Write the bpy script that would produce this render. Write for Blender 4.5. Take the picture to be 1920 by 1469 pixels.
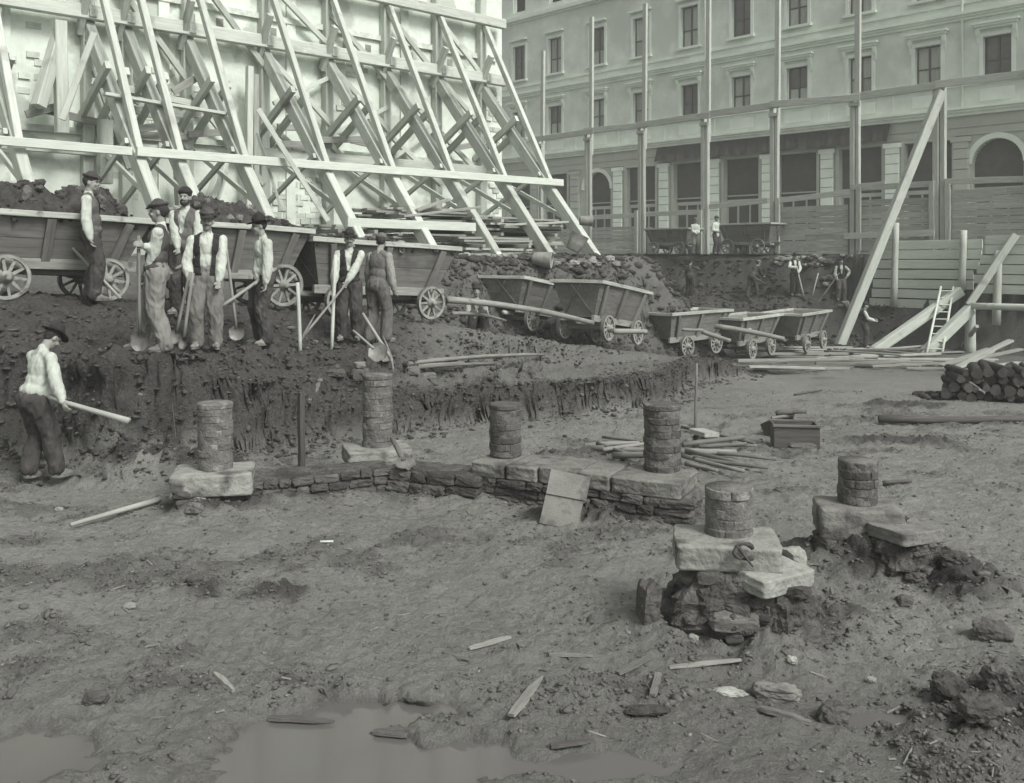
import bpy, math, random
import numpy as np
from mathutils import Vector, Matrix, Quaternion

for o in list(bpy.data.objects):
    bpy.data.objects.remove(o, do_unlink=True)
scene = bpy.context.scene
COL = scene.collection
R = math.radians

# ------------------------------------------------------------------ camera
F_PX = 1786.0            # focal length in pixels of the 1920 px wide photograph
CAM_Z = 2.5              # camera 2.5 m over the pit floor
HOR = 477.0              # row of the horizon
cam_d = bpy.data.cameras.new('camera')
cam = bpy.data.objects.new('camera', cam_d)
COL.objects.link(cam)
cam.location = (0, 0, CAM_Z)
cam.rotation_euler = (R(90), 0, 0)
cam_d.sensor_width = 36.0
cam_d.lens = 36.0 * F_PX / 1920.0
cam_d.shift_y = -(734.5 - HOR) / 1920.0
cam_d.clip_start = 0.1
cam_d.clip_end = 600
scene.camera = cam

# ------------------------------------------------------------------ light
world = bpy.data.worlds.new('World')
scene.world = world
world.use_nodes = True
wn = world.node_tree.nodes; wl = world.node_tree.links
wn.clear()
SUN_DIR = Vector((0.47, -0.53, 0.71)).normalized()     # towards the sun: right, behind the camera
sky = wn.new('ShaderNodeTexSky'); sky.sky_type = 'NISHITA'; sky.sun_disc = False
sky.sun_elevation = math.asin(SUN_DIR.z)
sky.sun_rotation = math.atan2(SUN_DIR.x, SUN_DIR.y)
sky.air_density = 1.0; sky.dust_density = 4.0; sky.ozone_density = 1.0
hsv = wn.new('ShaderNodeHueSaturation'); hsv.inputs['Saturation'].default_value = 0.0   # overcast: grey sky
bg = wn.new('ShaderNodeBackground'); bg.inputs['Strength'].default_value = 0.105
wo = wn.new('ShaderNodeOutputWorld')
wl.new(sky.outputs[0], hsv.inputs['Color']); wl.new(hsv.outputs[0], bg.inputs[0]); wl.new(bg.outputs[0], wo.inputs[0])
sun_d = bpy.data.lights.new('sun', 'SUN'); sun_d.energy = 2.2; sun_d.angle = R(16); sun_d.color = (1.0, 0.985, 0.95)
sun = bpy.data.objects.new('sun', sun_d); COL.objects.link(sun)
sun.rotation_euler = (-SUN_DIR).to_track_quat('-Z', 'Y').to_euler()
vs = scene.view_settings
vs.view_transform = 'Standard'; vs.look = 'None'; vs.gamma = 1.0; vs.use_curve_mapping = False
vs.exposure = 0.58

# ------------------------------------------------------------------ coordinates
EX, EY = 0.736, 0.677      # u: along the shored wall, to the right and away
NX, NY = 0.677, -0.736     # v: out of the shored wall, towards the pit
def uv(u, v, z=0.0):
    return Vector((EX*u + NX*v, EY*u + NY*v, z))
def to_uv(x, y):
    return EX*x + EY*y, NX*x + NY*y
def P(px, py, Y):
    return Vector(((px-960)/F_PX*Y, Y, CAM_Z + (HOR-py)/F_PX*Y))
def on_u(px, py, u):       # point seen at a pixel on the vertical plane u = const
    k = (px-960)/F_PX
    return P(px, py, u/(EX*k+EY))
def on_v(px, py, v):
    k = (px-960)/F_PX
    return P(px, py, v/(NX*k+NY))

# ------------------------------------------------------------------ noise
def _hash(ix, iy, iz, seed):
    h = (ix.astype(np.int64)*374761393 + iy.astype(np.int64)*668265263 + iz.astype(np.int64)*2147483647 + seed*1274126177) & 0xffffffff
    h = ((h ^ (h >> 13))*1274126177) & 0xffffffff
    h = ((h ^ (h >> 15))*2246822519) & 0xffffffff
    return ((h ^ (h >> 16)) & 0xffffff)/float(0xffffff)
def vn2(x, y, seed=0):
    xi = np.floor(x); yi = np.floor(y); fx = x-xi; fy = y-yi
    fx = fx*fx*(3-2*fx); fy = fy*fy*(3-2*fy); z = np.zeros_like(xi)
    a = _hash(xi, yi, z, seed); b = _hash(xi+1, yi, z, seed); c = _hash(xi, yi+1, z, seed); d = _hash(xi+1, yi+1, z, seed)
    return (a*(1-fx)+b*fx)*(1-fy) + (c*(1-fx)+d*fx)*fy - 0.5
def fbm(x, y, octv=4, seed=0, gain=0.5):
    x = np.asarray(x, float); y = np.asarray(y, float)
    s = 0.0; a = 1.0; f = 1.0
    for i in range(octv):
        s = s + a*vn2(x*f+i*17.3, y*f-i*9.1, seed+i); a *= gain; f *= 2.03
    return s
def vn3(x, y, z, seed=0):
    xi = np.floor(x); yi = np.floor(y); zi = np.floor(z)
    fx = x-xi; fy = y-yi; fz = z-zi
    fx = fx*fx*(3-2*fx); fy = fy*fy*(3-2*fy); fz = fz*fz*(3-2*fz)
    r = 0
    for dx in (0, 1):
        for dy in (0, 1):
            for dz in (0, 1):
                w = (fx if dx else 1-fx)*(fy if dy else 1-fy)*(fz if dz else 1-fz)
                r = r + w*_hash(xi+dx, yi+dy, zi+dz, seed)
    return r-0.5
def sstep(a, b, x):
    t = np.clip((x-a)/(b-a), 0, 1); return t*t*(3-2*t)

# ------------------------------------------------------------------ materials (all greys of one toned print: darks warm, lights greenish)
def tone(v):
    ks = [0.0, 0.03, 0.16, 0.45, 0.9]
    r = np.interp(v, ks, [1.06, 1.06, 1.0, 0.95, 0.935]); g = np.interp(v, ks, [0.97, 0.97, 1.0, 1.025, 1.03]); b = np.interp(v, ks, [0.94, 0.94, 0.91, 0.90, 0.92])
    return (float(v*r), float(v*g), float(v*b), 1.0)
MATS = {}
def mat(name, v=0.2, var=0.25, scale=4.0, rough=0.85, bump=0.3, bscale=30.0, stretch=None, spec=0.25, rnd=0.12, patch=None, coat=0.0, detail=6.0, dist=0.02, wpos=False):
    if name in MATS: return MATS[name]
    m = bpy.data.materials.new(name); m.use_nodes = True; MATS[name] = m
    nt = m.node_tree; n = nt.nodes; l = nt.links
    bs = n['Principled BSDF']
    bs.inputs['Roughness'].default_value = rough
    bs.inputs['Specular IOR Level'].default_value = spec
    tc = n.new('ShaderNodeTexCoord'); oi = n.new('ShaderNodeObjectInfo')
    mp = n.new('ShaderNodeMapping')
    mp.inputs['Scale'].default_value = stretch or (1, 1, 1)
    add = n.new('ShaderNodeVectorMath'); add.operation = 'ADD'
    mul = n.new('ShaderNodeVectorMath'); mul.operation = 'SCALE'; mul.inputs['Scale'].default_value = 37.0
    cmb = n.new('ShaderNodeCombineXYZ')
    for i in range(3): l.new(oi.outputs['Random'], cmb.inputs[i])
    l.new(cmb.outputs[0], mul.inputs[0]); l.new(n.new('ShaderNodeNewGeometry').outputs['Position'] if wpos else tc.outputs['Object'], add.inputs[0]); l.new(mul.outputs[0], add.inputs[1])
    l.new(add.outputs[0], mp.inputs['Vector'])
    nz = n.new('ShaderNodeTexNoise'); nz.inputs['Scale'].default_value = scale; nz.inputs['Detail'].default_value = detail; nz.inputs['Roughness'].default_value = 0.62
    l.new(mp.outputs[0], nz.inputs['Vector'])
    cr = n.new('ShaderNodeValToRGB')
    cr.color_ramp.elements[0].position = 0.28; cr.color_ramp.elements[0].color = tone(v*(1-var))
    cr.color_ramp.elements[1].position = 0.72; cr.color_ramp.elements[1].color = tone(min(0.92, v*(1+var)))
    l.new(nz.outputs['Fac'], cr.inputs['Fac'])
    col = cr.outputs['Color']
    if patch:                    # (value, noise scale, threshold, softness): stains or whitewash patches with a shape of their own
        pv, ps, pt, pw = patch
        n2 = n.new('ShaderNodeTexNoise'); n2.inputs['Scale'].default_value = ps; n2.inputs['Detail'].default_value = 5
        l.new(add.outputs[0], n2.inputs['Vector'])
        mr = n.new('ShaderNodeMapRange'); mr.inputs['From Min'].default_value = pt; mr.inputs['From Max'].default_value = pt+pw
        l.new(n2.outputs['Fac'], mr.inputs['Value'])
        mx = n.new('ShaderNodeMix'); mx.data_type = 'RGBA'; mx.inputs['B'].default_value = tone(pv)
        l.new(mr.outputs[0], mx.inputs['Factor']); l.new(col, mx.inputs['A']); col = mx.outputs['Result']
    if rnd:
        mr2 = n.new('ShaderNodeMapRange'); mr2.inputs['To Min'].default_value = 1-rnd; mr2.inputs['To Max'].default_value = 1+rnd
        l.new(oi.outputs['Random'], mr2.inputs['Value'])
        vm = n.new('ShaderNodeVectorMath'); vm.operation = 'SCALE'
        l.new(col, vm.inputs[0]); l.new(mr2.outputs[0], vm.inputs['Scale']); col = vm.outputs[0]
    l.new(col, bs.inputs['Base Color'])
    if bump:
        nb = n.new('ShaderNodeTexNoise'); nb.inputs['Scale'].default_value = bscale; nb.inputs['Detail'].default_value = 5
        l.new(mp.outputs[0], nb.inputs['Vector'])
        bp = n.new('ShaderNodeBump'); bp.inputs['Strength'].default_value = bump; bp.inputs['Distance'].default_value = dist
        l.new(nb.outputs['Fac'], bp.inputs['Height']); l.new(bp.outputs[0], bs.inputs['Normal'])
    return m

WOODS = (0.7, 9, 9)
M_TIMBER = mat('flare_paled_timber', 0.46, 0.20, 2.2, 0.8, 0.25, 14, WOODS, rnd=0.14, patch=(0.30, 1.6, 0.58, 0.12))  # flare over the shoring is put into this light timber tone
M_TIMBER_L = mat('pale_timber', 0.52, 0.14, 3.0, 0.8, 0.2, 14, WOODS, rnd=0.08)
M_PLANK = mat('plank', 0.27, 0.3, 3.0, 0.85, 0.3, 14, WOODS, rnd=0.25)
M_BOARD = mat('hoarding_board', 0.40, 0.28, 3.0, 0.88, 0.3, 14, WOODS, rnd=0.14)
M_POST = mat('hoarding_post', 0.42, 0.25, 3.0, 0.88, 0.3, 14, WOODS, rnd=0.08)
M_CART = mat('cart_wood', 0.15, 0.35, 2.5, 0.85, 0.4, 12, WOODS, rnd=0.15, patch=(0.09, 3.0, 0.55, 0.2))
M_RIM = mat('cart_rim_wood', 0.36, 0.35, 3.0, 0.85, 0.4, 14, WOODS, rnd=0.12, patch=(0.14, 5.0, 0.6, 0.12))
M_SILL = mat('cart_sill_wood', 0.22, 0.35, 3.0, 0.85, 0.4, 14, WOODS, rnd=0.12, patch=(0.10, 5.0, 0.6, 0.12))
M_WHEEL = mat('wheel_wood', 0.24, 0.35, 6.0, 0.85, 0.4, 20, rnd=0.12, patch=(0.09, 9.0, 0.55, 0.15))
M_DARKWOOD = mat('dark_wood', 0.075, 0.4, 3.0, 0.8, 0.4, 14, WOODS, rnd=0.2)
M_HANDLE = mat('tool_handle', 0.27, 0.25, 3.0, 0.7, 0.2, 14, WOODS, rnd=0.12)
M_HANDLE_D = mat('worn_tool_handle', 0.18, 0.3, 3.0, 0.7, 0.2, 14, WOODS, rnd=0.12)
M_IRON = mat('iron', 0.13, 0.4, 20, 0.55, 0.2, 60, spec=0.5)
M_STEEL = mat('worn_steel', 0.19, 0.3, 14, 0.5, 0.2, 60, spec=0.5)
M_STONE = mat('limestone', 0.16, 0.32, 7, 0.9, 0.6, 26, patch=(0.07, 3.4, 0.50, 0.14), dist=0.03, wpos=True)
M_STONE_L = mat('pale_limestone', 0.245, 0.28, 7, 0.9, 0.6, 26, patch=(0.085, 4.0, 0.54, 0.12), dist=0.03, wpos=True)
M_RUBBLE = mat('rubble_stone', 0.075, 0.45, 8, 0.95, 0.8, 24, patch=(0.055, 3.0, 0.50, 0.2), dist=0.03, rnd=0.3, wpos=True)
M_FOOT = mat('earthy_masonry', 0.085, 0.5, 9, 0.95, 0.9, 26, patch=(0.045, 4.0, 0.50, 0.14), dist=0.05, wpos=True)
M_BRICK = mat('old_brick', 0.075, 0.45, 12, 0.95, 0.7, 40, rnd=0.25, patch=(0.18, 9.0, 0.62, 0.10), dist=0.02)
M_BRICK_L = mat('limewashed_brick', 0.13, 0.4, 12, 0.95, 0.7, 40, rnd=0.2, patch=(0.26, 6.0, 0.55, 0.14), dist=0.02)
M_MORTAR = mat('mortar', 0.12, 0.4, 20, 0.95, 0.7, 60)
M_TILE = mat('tile', 0.20, 0.2, 5, 0.8, 0.3, 50, patch=(0.12, 7.0, 0.55, 0.1))
M_LOG = mat('log_bark', 0.045, 0.4, 8, 0.95, 0.8, 24, (0.5, 3, 3), rnd=0.25)
M_LOGEND = mat('log_end', 0.055, 0.35, 16, 0.9, 0.4, 40, rnd=0.35)
M_POLE = mat('stripped_pole', 0.17, 0.35, 4, 0.85, 0.35, 16, WOODS, rnd=0.35)
M_WALL = mat('whitewash_and_glare_wall', 0.66, 0.14, 1.6, 0.9, 0.4, 8, rnd=0, patch=(0.46, 0.7, 0.53, 0.05), dist=0.04)  # whitewash, with the glare over the wall put into its colour too
M_WALLSTONE = mat('exposed_wall_stone', 0.50, 0.25, 5, 0.9, 0.5, 14, rnd=0.22)
M_FACADE = mat('facade_stucco', 0.68, 0.16, 0.8, 0.9, 0.15, 12, rnd=0.0, patch=(0.58, 0.3, 0.52, 0.1))
M_FACADE_D = mat('facade_grey_stone', 0.44, 0.12, 0.8, 0.9, 0.2, 12, rnd=0.04)
M_TRIM = mat('facade_trim', 0.74, 0.1, 1.0, 0.9, 0.15, 12, rnd=0.0)
M_WHITE = mat('white_painted_block', 0.80, 0.1, 1.5, 0.85, 0.15, 12, rnd=0.05)
M_SASH = mat('window_sash', 0.09, 0.2, 4, 0.7, 0.1, 20)
M_CURTAIN = mat('window_curtain', 0.42, 0.2, 2, 0.9, 0.1, 10, (6, 6, 0.5), rnd=0.3)
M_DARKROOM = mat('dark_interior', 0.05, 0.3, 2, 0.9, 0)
M_AWNING = mat('dark_awning', 0.045, 0.35, 1.2, 0.9, 0.3, 8, (3, 3, 0.4))
M_SHOP_SHADE = mat('shop_recess_shade', 0.075, 0.2, 2, 0.8, 0.2, 16)  # shade of the deep shop openings, put into one dark colour
M_SKIN = mat('skin', 0.25, 0.12, 18, 0.6, 0.1, 60, rnd=0.1)
M_HAIR = mat('hair', 0.03, 0.3, 40, 0.8, 0.4, 80)
M_SHIRT = mat('white_shirt', 0.46, 0.16, 9, 0.9, 0.8, 13, (1, 1, .55), rnd=0.10, dist=0.035)
M_SHIRT_G = mat('grey_shirt', 0.24, 0.15, 9, 0.9, 0.8, 13, (1, 1, .55), dist=0.035)
M_BLACK = mat('black_cloth', 0.026, 0.3, 12, 0.9, 0.5, 16, dist=0.03)
M_DKCLOTH = mat('dark_cloth', 0.055, 0.35, 9, 0.92, 0.8, 12, (1, 1, .6), dist=0.035, patch=(0.11, 7.0, 0.6, 0.15))
M_MIDCLOTH = mat('mid_cloth', 0.11, 0.25, 9, 0.92, 0.8, 14, (1, 1, .6), dist=0.03)
M_LTCLOTH = mat('light_cloth', 0.17, 0.25, 7, 0.92, 0.8, 12, (1, 1, .6), dist=0.035, patch=(0.13, 5.0, 0.6, 0.15))
M_LEATHER = mat('muddy_leather', 0.16, 0.35, 16, 0.75, 0.4, 40, patch=(0.22, 9, 0.55, 0.15))
M_CLAY = mat('clay_pipe', 0.22, 0.3, 7, 0.8, 0.4, 30)
M_CLOD = mat('clod', 0.06, 0.55, 9, 0.97, 0.7, 40, rnd=0.3)
M_CLODF = mat('mud_clod', 0.10, 0.45, 12, 0.97, 0.7, 40, rnd=0.0)
M_CLOD_L = mat('pale_stone', 0.24, 0.35, 9, 0.9, 0.6, 30, rnd=0.25)
M_CLOD_M = mat('grey_stone', 0.13, 0.4, 9, 0.95, 0.7, 30, rnd=0.25)

# ------------------------------------------------------------------ objects
def thing(name, label, cat, loc=(0, 0, 0), rot=None, group=None):
    o = bpy.data.objects.new(name, None); COL.objects.link(o)
    o.empty_display_size = 0.2
    M = Matrix.Translation(Vector(loc))
    if rot is not None: M = M @ rot.to_4x4()
    o.matrix_basis = M
    tag(o, label, cat, group)
    return o
def tag(o, label=None, cat=None, group=None, kind=None):
    if label: o['label'] = label
    if cat: o['category'] = cat
    if group: o['group'] = group
    if kind: o['kind'] = kind
    return o
def link(name, me, material, parent=None, M=None):
    o = bpy.data.objects.new(name, me); COL.objects.link(o)
    if material is not None and not me.materials: me.materials.append(material)
    if parent is not None: o.parent = parent
    if M is not None: o.matrix_basis = M
    return o
def mk_mesh(name, verts, faces, smooth=False):
    me = bpy.data.meshes.new(name)
    me.from_pydata([tuple(v) for v in verts], [], faces)
    me.update()
    if smooth: me.polygons.foreach_set('use_smooth', [True]*len(me.polygons))
    return me
def wmat(o):
    M = o.matrix_basis.copy()
    while o.parent is not None:
        o = o.parent; M = o.matrix_basis @ M
    return M
def loc_in(parent, p):
    return wmat(parent).inverted() @ Vector(p)

class MB:
    def __init__(self): self.v = []; self.f = []
    def add(self, vs_, fs_):
        n = len(self.v); self.v += [tuple(a) for a in vs_]; self.f += [tuple(i+n for i in f) for f in fs_]
    def box(self, x0, x1, y0, y1, z0, z1, M=None):
        vs_ = [(x, y, z) for z in (z0, z1) for (x, y) in ((x0, y0), (x1, y0), (x1, y1), (x0, y1))]
        if M is not None: vs_ = [M @ Vector(p) for p in vs_]
        self.add(vs_, [(0, 3, 2, 1), (4, 5, 6, 7), (0, 1, 5, 4), (1, 2, 6, 5), (2, 3, 7, 6), (3, 0, 4, 7)])
    def loft(self, rings, cap=True, closed=True):
        n = len(rings[0]); vs_ = [p for r in rings for p in r]; fs_ = []
        for i in range(len(rings)-1):
            for j in range(n if closed else n-1):
                a = i*n+j; b = i*n+(j+1) % n
                fs_.append((a, b, b+n, a+n))
        if cap:
            fs_.append(tuple(range(n-1, -1, -1))); k = (len(rings)-1)*n
            fs_.append(tuple(k+j for j in range(n)))
        self.add(vs_, fs_)
    def tube(self, pts, rad, n=8, cap=True):
        pts = [Vector(p) for p in pts]
        if not hasattr(rad, '__len__'): rad = [rad]*len(pts)
        rings = []; prev = None
        for i, p in enumerate(pts):
            d = (pts[min(i+1, len(pts)-1)] - pts[max(i-1, 0)]).normalized()
            if prev is None:
                a = Vector((0, 0, 1)) if abs(d.z) < 0.9 else Vector((1, 0, 0))
                s = d.cross(a).normalized()
            else:
                s = (prev - d*prev.dot(d)).normalized()
            prev = s; t = d.cross(s)
            rings.append([p + s*(math.cos(q)*rad[i]) + t*(math.sin(q)*rad[i]) for q in [2*math.pi*j/n for j in range(n)]])
        self.loft(rings, cap)
    def build(self, name, material, parent=None, M=None, smooth=False):
        return link(name, mk_mesh(name, self.v, self.f, smooth), material, parent, M)

def frame_matrix(p0, p1, up=(0, 0, 1), roll=0.0):
    p0 = Vector(p0); p1 = Vector(p1)
    x = (p1-p0).normalized(); u_ = Vector(up)
    if abs(x.dot(u_)) > 0.995: u_ = Vector((NX, NY, 0))
    y = u_.cross(x).normalized(); z = x.cross(y)
    if roll:
        q = Quaternion(x, roll); y = q @ y; z = q @ z
    M = Matrix((x, y, z)).transposed().to_4x4(); M.translation = p0
    return M
_rng = random.Random(7)
def beam(name, p0, p1, w, h, material, parent=None, up=(0, 0, 1), roll=0.0, cham=0.08, jit=0.011, world=True):
    """squared timber from p0 to p1 (world points), w across, h along 'up'"""
    if parent is not None and world: 
        Wi = wmat(parent).inverted(); p0 = Wi @ Vector(p0); p1 = Wi @ Vector(p1); up = Wi.to_3x3() @ Vector(up)
    L = (Vector(p1)-Vector(p0)).length
    c = cham*min(w, h); a, b = w/2, h/2
    m = MB(); rings = []
    sec = [(-a+c, -b), (a-c, -b), (a, -b+c), (a, b-c), (a-c, b), (-a+c, b), (-a, b-c), (-a, -b+c)] if cham else [(-a, -b), (a, -b), (a, b), (-a, b)]
    ns = 2 if L < 1.0 else 4
    for i in range(ns):
        x = L*i/(ns-1); jy = _rng.uniform(-1, 1)*jit*min(1.5, L)*0.5; jz = _rng.uniform(-1, 1)*jit*min(1.5, L)*0.5
        if i in (0, ns-1): jy *= 0.2; jz *= 0.2
        rings.append([(x, y+jy, z+jz) for (y, z) in sec])
    m.loft(rings)
    return m.build(name, material, parent, frame_matrix(p0, p1, up, roll))
def pole(name, p0, p1, r0, r1, material, parent=None, n=8, bend=0.01, world=True, segs=5):
    if parent is not None and world:
        Wi = wmat(parent).inverted(); p0 = Wi @ Vector(p0); p1 = Wi @ Vector(p1)
    L = (Vector(p1)-Vector(p0)).length
    m = MB(); pts = []; rad = []
    a = _rng.uniform(-1, 1)*bend*L; b = _rng.uniform(-1, 1)*bend*L
    for i in range(segs):
        t = i/(segs-1); s = math.sin(math.pi*t)
        pts.append((L*t, a*s + _rng.uniform(-.1, .1)*bend*L*0.5, b*s)); rad.append(r0+(r1-r0)*t)
    m.tube(pts, rad, n)
    o = m.build(name, material, parent, frame_matrix(p0, p1), True)
    return o
def box_obj(name, dims, material, parent=None, M=None, cham=0.01):
    """box centred in x/y, standing on z=0, with chamfered vertical section"""
    a, b, h = dims[0]/2, dims[1]/2, dims[2]; m = MB(); c = cham
    sec = lambda k: [(-a+c+k, -b+k), (a-c-k, -b+k), (a-k, -b+c+k), (a-k, b-c-k), (a-c-k, b-k), (-a+c+k, b-k), (-a+k, b-c-k), (-a+k, -b+c+k)]
    m.loft([[(x, y, z) for x, y in sec(k)] for k, z in ((c, 0), (0, c), (0, h-c), (c, h))])
    return m.build(name, material, parent, M)
ICO = None
def ico(sub=1):
    global ICO
    if ICO is None: ICO = {}
    if sub not in ICO:
        import bmesh
        bm = bmesh.new(); bmesh.ops.create_icosphere(bm, subdivisions=sub, radius=1.0)
        bm.verts.ensure_lookup_table()
        ICO[sub] = (np.array([v.co[:] for v in bm.verts]), np.array([[v.index for v in f.verts] for f in bm.faces]))
        bm.free()
    return ICO[sub]
def rock_mesh(name, dims, seed=0, sub=3, rough=0.25, boxy=0.0, freq=1.6, smooth=False):
    v, f = ico(sub); v = v.copy()
    if boxy:
        s = 1.0/np.max(np.abs(v), axis=1); v = v*(1-boxy) + v*s[:, None]*boxy
    q = v*freq + seed*3.7
    d = vn3(q[:, 0], q[:, 1], q[:, 2], seed) + 0.5*vn3(q[:, 0]*2.1, q[:, 1]*2.1, q[:, 2]*2.1, seed+5) + 0.3*vn3(q[:, 0]*4.7, q[:, 1]*4.7, q[:, 2]*4.7, seed+9)
    v = v*(1+rough*2*d)[:, None]
    v = v*np.array(dims)/2
    return mk_mesh(name, v, f.tolist(), smooth)
def rock(name, dims, material, M=None, parent=None, seed=0, sub=3, rough=0.25, boxy=0.0, freq=1.6):
    return link(name, rock_mesh(name, dims, seed, sub, rough, boxy, freq), material, parent, M)
def TR(loc, rz=0.0, rx=0.0, ry=0.0):
    return Matrix.Translation(Vector(loc)) @ Matrix.Rotation(rz, 4, 'Z') @ Matrix.Rotation(ry, 4, 'Y') @ Matrix.Rotation(rx, 4, 'X')
# ================================================================== the excavation: ground sheet
EDGE = np.array([(-40, 10.6), (-8, 11.25), (-5.5, 11.1), (-4.6, 10.95), (-4, 10.95), (-3.3, 11.5), (-2.24, 13.0), (-1.2, 14.2), (-.34, 15.4), (.44, 15.75), (1.8, 16.7),
                 (3.0, 17.95), (3.25, 18.6), (3.7, 20.6), (4.5, 22.4), (5.8, 23.9), (7.5, 25.6), (12, 30), (40, 58)])
def sdist(x, y, poly):
    best = np.full(x.shape, 1e9); sg = np.ones(x.shape)
    for (ax, ay), (bx, by) in zip(poly[:-1], poly[1:]):
        dx, dy = bx-ax, by-ay; L2 = dx*dx+dy*dy
        t = np.clip(((x-ax)*dx+(y-ay)*dy)/L2, 0, 1)
        qx = x-(ax+t*dx); qy = y-(ay+t*dy); d = np.sqrt(qx*qx+qy*qy)
        c = dx*(y-ay)-dy*(x-ax)
        m = d < best
        best = np.where(m, d, best); sg = np.where(m, np.sign(c), sg)
    return best*sg
CTRL = [(-4.0, 11.5, 1.22), (-7.5, 11.4, 1.35), (-5.5, 11.3, 1.30), (-4.3, 11.25, 1.33), (-3.87, 12.1, 1.27), (-3.4, 13.0, 1.22), (-2.6, 15.2, 1.10), (-2.0, 15.0, 1.02), (-5.84, 13.2, 1.76), (-7.4, 13.0, 1.85),
        (-3.3, 11.95, 0.92), (-2.9, 12.6, .78), (-2.3, 13.4, .58), (-1.5, 14.3, .45), (-.9, 15.1, .36), (0, 16.0, .27), (1, 16.7, .27), (2.0, 17.4, .28), (2.8, 18.1, .28), (1.5, 19.0, .24), (0.4, 17.4, .36), (0.2, 18.0, .45), (-.5, 16.2, .62),
        (-1.3, 16.0, .9), (2.6, 20.0, .2), (3.3, 21.2, .12), (-4.9, 13.0, 1.55), (-3.9, 14.2, 1.50), (-3.0, 13.9, 1.12), (-6.6, 11.9, 1.50)]
ROAD = [(0, 2.1), (3, 1.90), (5, 1.78), (8, 1.56), (10.5, 1.24), (13, .80), (16, .36), (18, .08), (21, -.45), (25, -.82), (30, -.98), (60, -1.2)]
RCTRL = []
for u_ in np.arange(0.5, 33, 0.8):
    for v_ in (-12.6, -13.45, -14.4, -15.6, -16.8):
        p_ = uv(u_, v_ - 0.25*max(0, (u_-12)/8)); RCTRL.append((p_.x, p_.y, float(np.interp(u_, [r[0] for r in ROAD], [r[1] for r in ROAD]))))
CTRL = np.array(CTRL); RCTRL = np.array(RCTRL)
def idw(x, y, C):
    num = np.zeros(x.shape); den = np.zeros(x.shape)
    for cx, cy, cz in C:
        w = 1.0/((x-cx)**2+(y-cy)**2+0.02)**2
        num += w*cz; den += w
    return num/den
PUDDLES = [(-.80, 4.78, .82, .46), (-2.45, 4.78, .38, .30), (.50, 4.68, .6, .16), (1.98, 5.16, .22, .09), (-.75, 5.2, .4, .2)]
WATER_Z = -0.034
def puddle_mask(x, y):
    n = 0.9*fbm(x*2.4, y*3.4, 5, 91, .6)
    m = np.zeros(x.shape)
    for cx, cy, rx, ry in PUDDLES:
        d = np.sqrt(((x-cx)/rx)**2 + ((y-cy)/ry)**2)
        m = np.maximum(m, sstep(1.35, 0.6, d+n))
    return m
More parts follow.
